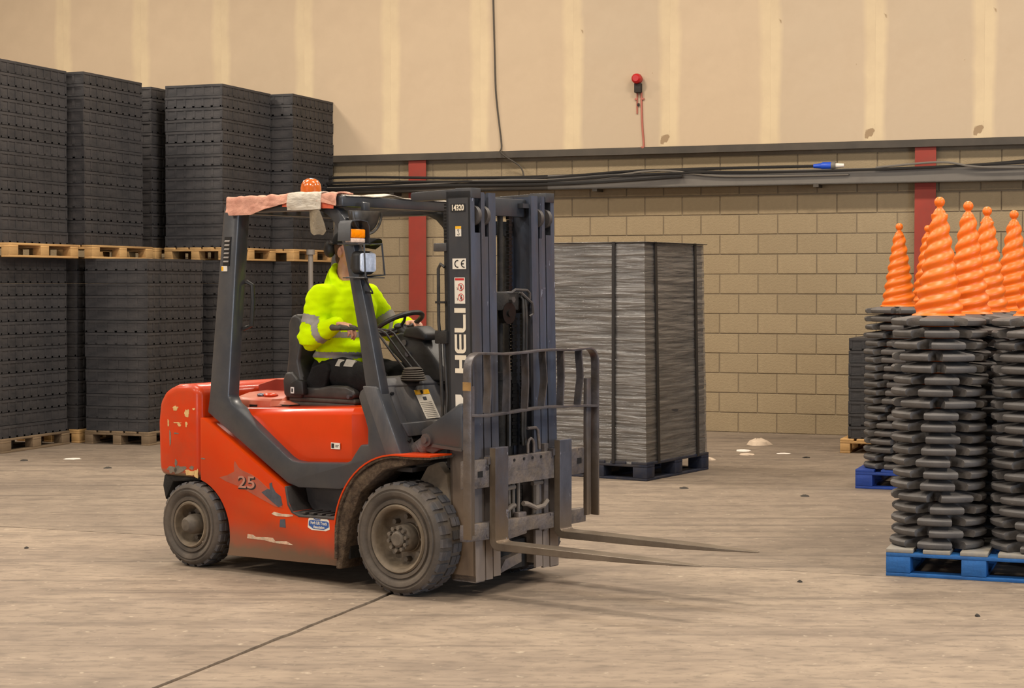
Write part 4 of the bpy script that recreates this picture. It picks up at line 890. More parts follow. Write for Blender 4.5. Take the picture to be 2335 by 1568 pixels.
# --- mast
SH = lambda x, y, z: (x + .018 * (2.2 - z), y, z)
MX = .352
mast = T
def chan(s):
    # outer I-section with dark side plate
    o = obj('outer_rail', MB().box(MX - .165, MX, s * .385, s * .368, .09, 2.21).box(MX - .014, MX, s * .385, s * .305, .09, 1.985).box(MX - .165, MX - .15, s * .385, s * .31, .09, 2.21).box(MX - .15, MX - .014, s * .352, s * .368, .09, 2.21).box(MX - .014, MX, s * .385, s * .352, 1.985, 2.21), 'mast_side', mast, fn=SH)
    obj('front_flange', MB().box(MX, MX + .004, s * .385, s * .305, .09, 1.985).box(MX, MX + .004, s * .385, s * .352, 1.985, 2.205), 'mast', o, fn=SH)
    o2 = obj('middle_rail', MB().box(MX - .012, MX + .004, s * .295, s * .236, .09, 1.965).box(MX - .15, MX - .14, s * .295, s * .236, .12, 2.20).box(MX - .15, MX, s * .270, s * .256, .12, 2.20).box(MX - .012, MX + .004, s * .295, s * .264, 1.965, 2.205), 'mast', mast, fn=SH)
    o3 = obj('inner_rail', MB().box(MX - .012, MX + .004, s * .228, s * .165, .10, 2.205).box(MX - .15, MX - .14, s * .228, s * .165, .12, 2.20).box(MX - .15, MX, s * .205, s * .190, .12, 2.20), 'mast', mast, fn=SH)
    for (yy, par) in ((.328, o), (.249, o2)): obj('roller', MB().disc((MX - .03, s * yy, 2.08), .055, -.014, .014, 28), 'step', par, fn=SH)
    obj('foot_plate', MB().box(MX - .16, MX + .002, s * .385, s * .31, .085, .12), 'carriage', o, fn=SH)
    obj('edge_strip', MB().box(MX - .19, MX - .165, s * .38, s * .33, .7, 2.10), 'chassis', o, fn=SH)
for s in (-1, 1): chan(s)
# top cross members, back plates
obj('cross_member', MB().box(MX - .10, MX - .05, -.19, .19, 2.085, 2.185), 'mast_side', mast, fn=SH, bevel=.004)
obj('cross_member', MB().box(MX - .16, MX - .14, -.30, .30, 1.98, 2.06), 'chassis', mast, fn=SH)
obj('cross_member', MB().box(MX - .15, MX - .08, -.30, .30, .10, .26), 'chassis', mast, fn=SH)
obj('cross_member', MB().box(MX - .16, MX - .10, -.36, .36, .40, .56).box(MX - .16, MX - .12, -.36, .36, 1.0, 1.1), 'chassis', mast, fn=SH)
obj('skid_plate', MB().hexa([(MX - .07, -.155, .10), (MX - .02, -.155, .10), (MX - .02, .06, .145), (MX - .07, .06, .145)], [(MX - .07, -.09, .175), (MX - .02, -.09, .175), (MX - .02, .06, .20), (MX - .07, .06, .20)]), 'carriage', mast, fn=SH)
obj('stop_block', MB().box(MX - .05, MX - .01, .11, .19, 2.135, 2.160), 'mast_side', mast, fn=SH)
# top rearward arm
for s in (-1, 1): obj('top_arm', MB().prism([(-.065, 2.175), (-.055, 2.165), (.33, 2.172), (.36, 2.172), (.36, 2.226), (.25, 2.226), (.25, 2.222), (-.06, 2.212), (-.068, 2.20)], s * .385, s * .30), 'mast_side', mast, bevel=.004)
# back of mast: tubes, chain anchor, hose clips on near side
hs = MB().tube([(.175, -.385, 1.80), (.15, -.39, 1.815), (.135, -.39, 1.79), (.137, -.39, 1.50), (.145, -.39, 1.43), (.16, -.39, 1.1), (.17, -.39, .85)], .0095, 8).tube([(.165, -.38, 1.42), (.19, -.38, 1.1), (.18, -.38, .85)], .009, 8)
hp = obj('hydraulic_pipe', hs, 'hose', mast)
obj('pipe_clamp', MB().box(.115, .20, -.40, -.36, 1.38, 1.45), 'chassis', hp, bevel=.006); obj('pipe_clamp', MB().box(.12, .185, -.40, -.37, 1.60, 1.612), 'chassis', hp)
obj('pipe_bracket', MB().box(.10, .19, -.39, -.36, 1.885, 1.93), 'step', mast, bevel=.004)
bx = MB()
for k in range(14): bx.box(.168, .188, -.38, -.35, 1.90 + k * .018, 1.911 + k * .018)
obj('chain_anchor', bx, 'chain', mast)
# lift cylinders, piston rod and chains
for s in (-1, 1):
    obj('lift_cylinder', MB().disc((.20, s * .145, 0), .038, .14, 1.15, 20, 'z').disc((.20, s * .145, 0), .022, 1.15, 2.0, 14, 'z').disc((.20, s * .145, 0), .045, 1.10, 1.16, 20, 'z'), 'chassis', mast)
obj('centre_cylinder', MB().disc((.27, .0, 0), .060, .12, 1.20, 24, 'z').disc((.27, .0, 0), .068, 1.17, 1.215, 24, 'z'), 'chassis', mast)
obj('piston_rod', MB().disc((.27, -.010, 0), .017, 1.2, 2.09, 14, 'z'), 'chassis', mast)
def chain(x, y, z0, z1, w=.028, name='lift_chain'):
    mb = MB(); z = z0; k = 0
    while z < z1:
        ww = w if k % 2 == 0 else w * .72
        mb.box(x - .010, x + .010, y - ww / 2, y + ww / 2, z, z + .017); z += .0195; k += 1
    o = obj(name, mb, 'chain', mast); return o
chain(.285, .055, 1.60, 2.09, .036); chain(.33, .035, .80, 1.52, .05); chain(.33, .125, .80, 1.54, .034)
ph_ = obj('pulley_head', MB().box(.26, .36, -.16, .05, 1.56, 1.66).prism([(-.10, 1.655), (.06, 1.655), (.10, 1.665), (.12, 1.62)], .24, .36, 'x'), 'chassis', mast, bevel=.01)
obj('pulley', MB().disc((.345, -.045, 1.545), .06, -.018, .018, 28, 'x').disc((.345, -.045, 1.545), .02, -.024, .026, 12, 'x'), 'chain', ph_)
obj('pulley', MB().lathe([(.058, -.03), (.045, -.01), (.045, .01), (.058, .03)], (.30, .05, 1.60), 28, 'y'), 'chain', ph_); obj('pulley', MB().lathe([(.058, -.02), (.045, -.006), (.045, .006), (.058, .02)], (.30, .12, 1.60), 28, 'y'), 'chain', ph_)
obj('head_bolt', MB().disc((.37, -.03, 1.62), .018, -.01, .012, 6, 'x'), 'step', ph_)
obj('hose_guide', MB().tube([(.33, -.15, 1.655), (.36, -.02, 1.66), (.37, .0, 1.675), (.37, .11, 1.672), (.37, .135, 1.655), (.37, .135, 1.62)], .008, 6).tube([(.37, .05, 1.66), (.39, .13, 1.60), (.39, .14, 1.54), (.38, .12, 1.525)], .008, 6), 'step', ph_)
for k, yy in enumerate((.070, .095)):
    obj('hydraulic_hose', MB().tube([(.30, yy - .01, 1.60), (.315, yy - .008, 1.645), (.345, yy - .003, 1.655), (.37, yy, 1.62), (.375, yy + .002, 1.5), (.372, yy, 1.2), (.37, yy - .006, .86), (.38, yy - .01, .80)], .0095, 8), 'hose', mast)
obj('hydraulic_hose', MB().tube([(.34, -.02, .80), (.34, -.02, 1.15), (.33, -.03, 1.22)], .013, 8), 'hose', mast)
# --- lettering on the mast
NYM = -.3866
def mastbox(mb, x0, x1, z0, z1, d=.0012): mb.box(x0, x1, NYM - d, NYM, z0, z1)
st = MB(); mastbox(st, .226, .320, 1.787, 1.845); ce = obj('marking_sticker', st, 'white', mast, fn=SH, label='white CE mark sticker')
def arcstrip(mb, cx, cz, r, a0, a1, w, d=.0028, y=None):
    y = NYM if y is None else y
    n = 14; O_ = [(cx + r * math.cos(R(a0 + (a1 - a0) * k / n)), cz + r * math.sin(R(a0 + (a1 - a0) * k / n))) for k in range(n + 1)]
    I_ = [(cx + (r - w) * math.cos(R(a0 + (a1 - a0) * k / n)), cz + (r - w) * math.sin(R(a0 + (a1 - a0) * k / n))) for k in range(n + 1)]
    mb.prism(O_ + I_[::-1], y - d, y - .001)
cm2 = MB(); arcstrip(cm2, .262, 1.816, .0215, 75, 285, .006); arcstrip(cm2, .307, 1.816, .0215, 80, 280, .006); cm2.box(.289, .305, NYM - .0028, NYM - .001, 1.813, 1.819)
obj('mark_print', cm2, 'ink', ce, fn=SH)
st = MB(); mastbox(st, .250, .290, 1.965, 2.020); h = obj('hook_sticker', st, 'white', mast, fn=SH, label='sling hook sticker with yellow top'); q = MB(); q.box(.250, .290, NYM - .002, NYM - .001, 2.006, 2.020); obj('sticker_header', q, 'yellow', h, fn=SH)
q = MB(); arcstrip(q, .270, 1.978, .008, 180, 400, .003, .002); q.box(.2685, .2715, NYM - .002, NYM - .001, 1.984, 1.995); arcstrip(q, .270, 1.998, .006, 0, 359, .002, .002); obj('hook_print', q, 'ink', h, fn=SH)
st = MB(); mastbox(st, .238, .310, 1.600, 1.742); h = obj('warning_sticker', st, 'white', mast, fn=SH, label='white warning sticker with two red prohibition circles'); q = MB(); q.box(.243, .305, NYM - .002, NYM - .001, 1.726, 1.738); obj('sticker_header', q, 'redink', h, fn=SH)
for zc in (1.690, 1.634):
    q = MB(); arcstrip(q, .282, zc, .021, 0, 359, .003, .0024); q.prism([(.268, zc + .013), (.270, zc + .016), (.296, zc - .012), (.294, zc - .015)], NYM - .0024, NYM - .001); obj('prohibition_ring', q, 'redink', h, fn=SH)
    q = MB().disc((.284, NYM - .0014, zc + .009), .0035, -.0006, .0006, 10); q.prism([(.279, zc + .004), (.288, zc + .004), (.291, zc - .004), (.284, zc - .008), (.288, zc - .018), (.284, zc - .018), (.278, zc - .006)], NYM - .0020, NYM - .001); arcstrip(q, .252, zc - .010, .008, -60, 80, .0025, .002); obj('pictogram', q, 'ink', h, fn=SH)
p = obj('number_plate', MB().box(.218, .318, NYM - .001, NYM, 2.098, 2.142), 'ink', mast, fn=SH, label='black plate with cream serial digits')
text('fleet_number', '14320', .043, 'cream', mast, SH(.268, NYM - .002, 2.119), (1, 0, 0), (.018 * -1, 0, 1), bold=.0012, sx=.82)
# HELI, reading upwards: letter 'up' is -x, advance is +z
def gl(polys):   # glyph polygons in (advance, height 0..1) -> strips on the mast side
    mb = MB(); 
    for P_ in polys: mb.prism([(.312 - hh_ * .078, zz) for zz, hh_ in P_], NYM - .0014, NYM)
    return mb
def rect(a0, a1, h0, h1): return [(a0, h0), (a1, h0), (a1, h1), (a0, h1)]
def arcp(cz, ch, r0, r1, a0, a1):  # in (z, h) with h scaled
    n = 10; return [(cz + r1 * math.cos(R(a0 + (a1 - a0) * k / n)), ch + r1 / .078 * math.sin(R(a0 + (a1 - a0) * k / n))) for k in range(n + 1)] + [(cz + r0 * math.cos(R(a1 + (a0 - a1) * k / n)), ch + r0 / .078 * math.sin(R(a1 + (a0 - a1) * k / n))) for k in range(n + 1)]
z0 = 1.222
Hh = gl([rect(z0, z0 + .026, 0, 1), rect(z0 + .072, z0 + .098, 0, 1), rect(z0 + .026, z0 + .072, .38, .62)])
z1 = z0 + .108; rr = .026
E_ = gl([rect(z1 + rr, z1 + .103, 0, .20), rect(z1 + rr, z1 + .103, .80, 1), rect(z1 + .020, z1 + .103, .41, .59), rect(z1, z1 + .022, rr / .078, 1 - rr / .078), arcp(z1 + rr, rr / .078, rr - .018, rr, 180, 270), arcp(z1 + rr, 1 - rr / .078, rr - .018, rr, 180, 90)])
z2 = z1 + .113
L_ = gl([rect(z2, z2 + .024, rr / .078, 1), rect(z2 + rr, z2 + .098, 0, .22), arcp(z2 + rr, rr / .078, rr - .020, rr, 180, 270)])
z3 = z2 + .107; I_ = gl([rect(z3, z3 + .026, 0, 1)])
for g_ in (Hh, E_, L_, I_): obj('letter', g_, 'cream', mast, fn=SH)
st = MB(); st.prism([(.233, .985), (.300, .985), (.300, 1.085), (.285, 1.088), (.270, 1.105), (.233, 1.105)], NYM - .0012, NYM); h = obj('capacity_sticker', st, 'white', mast, fn=SH, label='cream capacity sticker reading 10')
text('capacity_digits', '10', .045, 'ink', mast, SH(.265, NYM - .0024, 1.025), (1, 0, 0), (0, 0, 1), sx=.7)
# --- carriage with load backrest, shifted a little to the left
SX = .035
cg_ = T
CX = .437
up_pl = MB().box(CX - .045, CX, -.155, .27, .605, .757).box(CX - .04, CX + .002, -.20, .32, .675, .682)
obj('upper_carriage_bar', MB().box(CX - .045, CX, -.520, .600, .605, .757), 'carriage', cg_, bevel=.004)
obj('bar_ledge', MB().box(CX, CX + .006, -.20, .27, .605, .672), 'carriage', cg_)
for yy in (-.10, -.01, .07, .15): obj('bolt_hole', MB().disc((CX + .001, yy, .735), .0085, -.003, .003, 10, 'x'), 'ink', cg_)
for yy in (-.405, .53): obj('lock_slot', MB().box(CX - .002, CX + .0015, yy - .022, yy + .022, .665, .698), 'ink', cg_)
obj('lower_carriage_bar', MB().prism([(-.520, .325), (-.150, .315), (-.150, .300), (.02, .315), (.02, .330), (.14, .330), (.14, .318), (.60, .320), (.60, .400), (-.520, .415)], CX - .05, CX, 'x'), 'carriage', cg_, bevel=.004)
obj('carriage_upright', MB().box(CX - .10, CX - .03, -.155, -.115, .30, .80), 'carriage', cg_); obj('carriage_upright', MB().box(CX - .10, CX - .03, .225, .265, .30, .80), 'carriage', cg_)
obj('lifting_eye', MB().tube([(CX - .02, .055, .755), (CX - .02, .055, .81), (CX - .02, .065, .832), (CX - .02, .083, .842), (CX - .02, .101, .832), (CX - .02, .111, .81), (CX - .02, .111, .755)], .008, 8), 'carriage', cg_)
obj('hose_hook', MB().tube([(CX - .05, .09, .895), (CX - .05, .17, .895), (CX - .05, .19, .88), (CX - .05, .205, .77)], .009, 8), 'carriage', cg_)
for pts, r in (([(.36, -.05, .60), (.365, -.05, .40)], .011), ([(.37, -.02, .60), (.37, -.02, .38)], .010), ([(.38, .015, .60), (.38, .015, .41)], .010), ([(.40, -.15, .575), (.40, -.05, .58)], .014),
               ([(.40, -.15, .44), (.40, -.07, .475), (.40, -.045, .475)], .014), ([(.41, .02, .48), (.41, .06, .475), (.42, .13, .445), (.42, .20, .45), (.41, .25, .475)], .014), ([(.39, .135, .58), (.39, .24, .58)], .013), ([(.38, .18, .58), (.38, .18, .40)], .022)):
    obj('hydraulic_hose', MB().tube(pts, r, 8), 'hose_dusty', cg_)
obj('manifold', MB().box(.385, .425, -.04, .035, .395, .435), 'carriage', cg_, bevel=.006); 
chain(.365, .045, .40, .62, .024)
# load backrest frame
BX = .462
y0, y1, zt, rc = -.545, .655, 1.335, .085
pth = [(BX, y0, .345), (BX, y0, .8), (BX, y0, zt - rc)] + [(BX, y0 + rc - rc * math.cos(R(a)), zt - rc + rc * math.sin(R(a))) for a in (15, 30, 45, 60, 75, 90)]
pth += [(BX, yy, zt + .006 * math.sin((yy) * 9) - .004) for yy in (-.35, -.2, -.05, .1, .25, .4)] + [(BX, y1 - rc + rc * math.sin(R(a)), zt - rc + rc * math.cos(R(a))) for a in (0, 15, 30, 45, 60, 75)]
pth += [(BX, y1, zt - rc - .01), (BX, y1, .8), (BX, y1 + .003, .355)]
lbr = obj('load_backrest', MB().flatbar(pth, .052, .013, (1, 0, 0)), 'rail_steel', cg_, bevel=.002, label='steel load backrest frame with rubbed edges')
obj('rusty_patch', MB().box(BX - .027, BX + .027, y0 - .008, y0 - .006, 1.14, 1.185), 'rail_end', lbr)
pm_ = [(BX, y0 + .006, 1.008), (BX, -.40, .998), (BX, -.2, 1.004), (BX, 0, 1.012), (BX, .15, 1.016), (BX, .3, 1.010), (BX, .5, 1.004), (BX, y1 - .006, .995)]
obj('backrest_crossbar', MB().flatbar(pm_, .050, .014, (1, 0, 0)), 'rail_steel', lbr, bevel=.002)
for k, yy in enumerate((-.375, -.205, -.035, .13, .305, .485)):
    b_ = (.012 if k in (3, 5) else .004) * (1 if k < 5 else 1)
    P_ = [(BX, yy, zt - .005), (BX, yy, 1.30), (BX, yy + b_, 1.22), (BX, yy + b_ * 1.3, 1.16), (BX, yy - b_ * .4, 1.06), (BX, yy - b_, 1.012)]
    obj('backrest_bar', MB().flatbar(P_, .046, .010, (1, 0, 0)), 'rail_steel', lbr)
for yy in (-.50, .60): obj('backrest_bracket', MB().box(BX - .03, BX - .004, yy - .022, yy + .022, .36, 1.16), 'rail_steel', lbr, bevel=.003)
# --- forks
def fork(yc, w, ztop, ang_, label):
    FX = .482; t = .043; rc = .05; L_ = 1.262
    out = [(FX - t, ztop), (FX - t, .262 + .055)] + [(FX - t + .055 - .055 * math.cos(R(a)), .262 + .055 - .055 * math.sin(R(a))) for a in (18, 36, 54, 72, 90)]
    out += [(FX + .5, .265), (FX + .85, .272), (FX - t + L_ + .03, .286), (FX - t + L_ + .03, .291), (FX + .85, .298), (FX + .3, .303), (FX + .03, .304)] + [(FX + .022 - .022 * math.sin(R(a)), .304 + .022 - .022 * math.cos(R(a))) for a in (22, 45, 67, 90)] + [(FX, .34), (FX, ztop)]
    mb = MB().prism(out, -w / 2, w / 2)
    def fn(x, y, z):
        if x > 1.2: y *= max(.16, 1 - ((x - 1.2) / .52) ** 2.2 * .80)
        return (x, y + yc + (x - .48) * ang_, z)
    # subdivide blade along x for the taper
    mb2 = MB(); me = mb.mesh('fork')
    bm = bmesh.new(); bm.from_mesh(me)
    for xx in (1.0, 1.2, 1.3, 1.4, 1.5, 1.58, 1.65, 1.70): bmesh.ops.bisect_plane(bm, geom=bm.verts[:] + bm.edges[:] + bm.faces[:], plane_co=(xx, 0, 0), plane_no=(1, 0, 0))
    for v_ in bm.verts: v_.co = Vector(fn(*v_.co))
    es = [e for e in bm.edges if len(e.link_faces) == 2 and e.calc_face_angle(0) > R(50)]
    bmesh.ops.bevel(bm, geom=es, offset=.004, segments=1, affect='EDGES', clamp_overlap=True)
    for e in bm.edges: e.smooth = (len(e.link_faces) == 2 and e.calc_face_angle(0) < R(30))
    for f_ in bm.faces: f_.smooth = True
    bm.to_mesh(me); bm.free()
    me.materials.append(M['steel']); me.materials.append(M['blade'])
    for p_ in me.polygons:
        if p_.center.x > .52: p_.material_index = 1
    o = obj('fork', me, None, cg_, label=label)
    obj('fork_hook', MB().box(CX - .03, FX - t + .002, yc - w / 2, yc + w / 2, ztop - .07, ztop - .045), 'steel', o); obj('fork_pin', MB().box(CX - .02, CX + .01, yc - w / 2 - .02, yc - w / 2, ztop - .09, ztop - .05), 'carriage', o)
fork(-.268, .115, .820, .015, 'near steel fork'); fork(.334, .115, .822, .0, 'far steel fork')
# --- body markings
dl = NY - .0012
def sidepoly(name, P_, m, par=None, d=.0012, lab=None): return obj(name, MB().prism(P_, NY - d - .0002, NY + .001), m, par or T, label=lab)
sidepoly('decal', [(-1.424, .556), (-1.350, .575), (-1.295, .600), (-1.298, .640), (-1.290, .662), (-1.262, .628), (-1.23, .610), (-1.15, .590), (-1.10, .570), (-1.02, .520), (-.96, .505), (-.90, .415), (-.955, .415), (-1.08, .455), (-1.24, .510), (-1.36, .535)], 'decal', lab='faded arrow-shaped decal behind the number 25')
sidepoly('scraped_patch', [(-1.07, .492), (-1.02, .515), (-1.00, .512), (-1.005, .548), (-.985, .555), (-.98, .53), (-.955, .50), (-.915, .48), (-.90, .43), (-.93, .415), (-.98, .44)], 'scrape', d=.0020)
text('model_number', '25', .100, 'ink', T, (-1.186, NY - .0019, .5335), (1, 0, .03), (0, 0, 1), sx=1.5, bold=.0030)
text('model_number', '25', .100, 'greyink', T, (-1.192, NY - .0030, .5385), (1, 0, .03), (0, 0, 1), sx=1.5, bold=.0008)
sidepoly('bare_scratch', [(-.99, .372), (-.97, .385), (-.90, .378), (-.82, .380), (-.815, .372), (-.86, .365), (-.95, .362)], 'bare', d=.0016)
sidepoly('torn_label', [(-.925, .300), (-.92, .345), (-.88, .350), (-.875, .30)], 'scrape', d=.0014)
sidepoly('bare_scratch', [(-1.19, .212), (-1.185, .238), (-1.14, .236), (-1.12, .226), (-1.02, .232), (-.98, .232), (-.96, .215), (-.87, .222), (-.82, .205), (-.85, .203), (-.98, .205), (-1.05, .213)], 'bare', d=.0016)
asn = sidepoly('association_sticker', [(-.700, .318), (-.695, .366), (-.68, .376), (-.555, .378), (-.535, .366), (-.530, .318), (-.56, .306), (-.67, .305)], 'white', lab='white and blue Fork Lift Truck Association sticker')
sidepoly('sticker_band', [(-.693, .330), (-.690, .356), (-.675, .362), (-.550, .362), (-.537, .355), (-.536, .330), (-.575, .312), (-.655, .312)], 'blueink', asn, d=.0018)
text('sticker_text', 'Fork Lift Truck', .0245, 'white', T, (-.613, NY - .0026, .347), (1, 0, 0), (0, 0, 1), sx=.84, bold=.0004)
text('sticker_text', 'Association', .022, 'white', T, (-.612, NY - .0026, .324), (1, 0, 0), (0, 0, 1), sx=.84, bold=.0004)
text('sticker_text', 'Member', .016, 'blueink', T, (-.625, NY - .0026, .3695), (1, 0, 0), (0, 0, 1))
def scuff(cx, cz, w, h, m, seed, d=.0010):
    P_ = []
    for k in range(18):
        a = 2 * math.pi * k / 18; q = .75 + .55 * noise.noise(Vector((math.cos(a) * 1.7, math.sin(a) * 1.7, seed))); P_.append((cx + w / 2 * q * math.cos(a), cz + h / 2 * q * math.sin(a)))
    sidepoly('paint_scuff', P_, m, cw, d=d)
M['chipcream'] = mat('exposed_cream_primer', (206, 170, 112), 0.6, var=0.15, vscale=30)
M['chipgrey'] = mat('exposed_grey_filler', (116, 104, 90), 0.7, var=0.25, vscale=30)
for q in ((-1.70, .925, .055, .062, 'chipcream', 1), (-1.80, .955, .05, .035, 'chipcream', 2.4), (-1.785, .865, .10, .008, 'chipcream', 3.1), (-1.77, .853, .04, .03, 'chipcream', 4.2), (-1.705, .86, .03, .04, 'chipcream', 5.5), (-1.64, .955, .03, .015, 'chipcream', 6.6),
          (-1.865, .86, .02, .06, 'chipcream', 7.7), (-1.85, .77, .022, .11, 'chipgrey', 8.1), (-1.80, .80, .05, .012, 'chipgrey', 8.8), (-1.835, .575, .10, .06, 'chipgrey', 9.3), (-1.77, .582, .14, .07, 'chipgrey', 10.7), (-1.68, .568, .12, .045, 'chipcream', 11.2), (-1.62, .565, .05, .07, 'chipcream', 12.9), (-1.66, .60, .05, .03, 'chipgrey', 14.1), (-1.80, .62, .03, .05, 'chipgrey', 15.1), (-1.56, .66, .05, .012, 'chipgrey', 16.1)): scuff(*q)
# --- pink cloth and plastic wrap on the near roof rail
def drape(name, x0, x1, m, label, cat, thick=.004, seed=0, zlow=2.115, nx=60, over=.0, lowf=None, off=0.0):
    mb = MB(); nt_ = 22
    for i in range(nx + 1):
        x = x0 + (x1 - x0) * i / nx; lo = lowf((x - x0) / (x1 - x0)) if lowf else zlow
        for j in range(nt_ + 1):
            f = j / nt_
            if f < .35: y = -.40 - .125 * (f / .35); z = 2.207
            elif f < .5: a = (f - .35) / .15 * math.pi / 2; y = -.525 - .010 * math.sin(a); z = 2.207 - .012 * (1 - math.cos(a))
            else: y = -.536 - .006 * (f - .5); z = 2.195 - (2.195 - lo) * (f - .5) / .5
            q = noise.noise(Vector((x * 11 + seed, y * 14, z * 16))) * .012 + noise.noise(Vector((x * 30, z * 40, seed))) * .004
            z += .008 * noise.noise(Vector((x * 9, seed, 3))) if f < .6 else 0
            mb.v.append((x, (y - abs(q) if f > .4 else y) - off, z + (abs(q) if f < .5 else 0) + (off if f < .5 else 0)))
    for i in range(nx):
        for j in range(nt_): mb.f.append((i * (nt_ + 1) + j, i * (nt_ + 1) + j + 1, (i + 1) * (nt_ + 1) + j + 1, (i + 1) * (nt_ + 1) + j))
    me = mb.mesh(name, ang=80); o = obj(name, me, m)
    md = o.modifiers.new('s', 'SOLIDIFY'); md.thickness = thick; md.offset = 1
    o.location = FO; o.rotation_euler = (0, 0, FR); return tag(o, label, cat)
drape('draped_cloth', -1.352, -.83, 'cloth', 'faded pink cloth draped along the near roof rail of the forklift', 'cloth', seed=1, off=.008, lowf=lambda f: 2.195 - .085 * min(1, 1.6 - 1.55 * f) * (1 if f > .04 else .8) if f < .62 else 2.195 - .085 * (.64 - (f - .62) * 1.1))
drape('draped_cloth', -.90, -.50, 'cloth_red', 'orange-red cloth lining showing below the plastic wrap on the roof rail', 'cloth', seed=4, lowf=lambda f: 2.150 - .02 * f, thick=.003)
drape('draped_cloth', -.62, -.475, 'cloth', 'small pink cloth end at the front corner of the roof rail', 'cloth', seed=9, off=.006, lowf=lambda f: 2.175 - .03 * f, thick=.007, nx=20)
drape('plastic_wrap', -.845, -.585, 'tape', 'milky plastic wrap wound around the roof rail below the beacon', 'wrap', seed=2, off=.014, thick=.006, lowf=lambda f: 2.128, nx=40)
fl_ = MB(); P_ = []
for i in range(13):
    for j in range(9):
        f = i / 12; g = j / 8 - .5; w = .085 + .02 * math.sin(f * 2.5) - (.03 if i == 12 else 0)
        fl_.v.append((-.655 + .045 * f + g * w, -.548 - .012 * math.sin(f * 3 + g * 4), 2.16 - .175 * f - (.012 * noise.noise(Vector((j * .7, 0, 5))) if i > 10 else 0)))
for i in range(12):
    for j in range(8): fl_.f.append((i * 9 + j, i * 9 + j + 1, (i + 1) * 9 + j + 1, (i + 1) * 9 + j))
fo_ = obj('plastic_wrap', fl_, 'tape_flap', ang=80, loc=FO, rot=(0, 0, FR)); md = fo_.modifiers.new('s', 'SOLIDIFY'); md.thickness = .002; tag(fo_, 'loose grey-brown plastic flap hanging from the roof rail before the pillar', 'wrap')
sh = MB(); nx = 40
for i in range(nx + 1):
    y = -.50 + .98 * i / nx
    for j in range(4):
        x = -.60 + .165 * j / 3; sh.v.append((x, y, 2.211 + .010 * abs(noise.noise(Vector((y * 7, j, 2)))) + (.018 * math.exp(-((y + .12) / .08) ** 2)) - (.008 if j == 3 else 0)))
for i in range(nx):
    for j in range(3): sh.f.append((i * 4 + j, i * 4 + j + 1, (i + 1) * 4 + j + 1, (i + 1) * 4 + j))
so = obj('crinkled_film', sh, 'tape', ang=80, loc=FO, rot=(0, 0, FR)); md = so.modifiers.new('s', 'SOLIDIFY'); md.thickness = .003; tag(so, 'pale crinkled film lying along the front roof beam', 'wrap')

# ================================================================== DRIVER
D = empty('person', FO, FR, 'seated driver in fluorescent yellow hooded top, black trousers and black cap', 'person')
V_ = Vector
hip = V_((-.93, 0, 1.20)); neck = V_((-.905, 0, 1.685)); head = V_((-.872, 0, 1.905))
SR = V_((-.915, -.195, 1.625)); ER = V_((-.945, -.265, 1.392)); HR = V_((-.735, -.255, 1.478))
SL = V_((-.885, .195, 1.625)); EL = V_((-.78, .285, 1.41)); HL = V_((-.575, .195, 1.475))
KR = V_((-.530, -.165, 1.150)); FRt = V_((-.47, -.165, .78)); KL = V_((-.45, .15, 1.14)); FL_ = V_((-.26, .17, .79))
rt = Matrix.Rotation(R(-4), 3, 'Z')
# bare body: head, neck, forearms, hands in one surface with the limbs under the clothes
bd = MB()
bd.ball(head + V_((-.008, 0, .025)), .093, .075, .098, 24); bd.ball(head + V_((.012, 0, -.035)), .072, .062, .075, 20)      # skull, face
bd.ball(head + V_((.045, 0, -.085)), .036, .040, .030, 16)                                                        # chin
bd.capsule(head + V_((.085, 0, .005)), head + V_((.108, 0, -.030)), .008, .014, 10, 4); bd.ball(head + V_((.098, 0, -.036)), .014, .019, .010, 10)  # nose
bd.ball(head + V_((.082, 0, -.066)), .012, .025, .008, 12); bd.ball(head + V_((.080, 0, .028)), .014, .048, .010, 12)
for s in (-1, 1):
    bd.ball(head + V_((-.008, s * .079, -.012)), .019, .010, .031, 14); bd.ball(head + V_((-.004, s * .083, .004)), .013, .009, .014, 10); bd.ball(head + V_((.055, s * .045, -.03)), .022, .018, .02, 12)
bd.capsule(neck + V_((-.01, 0, -.05)), head + V_((-.018, 0, -.07)), .062, .055, 18)
bd.capsule(V_((-.92, 0, 1.30)), V_((-.91, 0, 1.56)), .115, .125, 20); bd.capsule(V_((-.93, -.08, 1.20)), V_((-.93, .08, 1.20)), .11, .11, 18)
for A_, B_, C_, in ((SR, ER, HR), (SL, EL, HL)):
    bd.capsule(A_, B_, .050, .040); bd.capsule(B_, C_, .038, .026); bd.capsule(V_((-.91, 0, 1.60)), A_, .07, .055)
for A_, B_, C_ in ((V_((-.92, -.10, 1.18)), KR, FRt), (V_((-.92, .10, 1.18)), KL, FL_)):
    bd.capsule(A_, B_, .078, .055); bd.capsule(B_, C_, .052, .036)
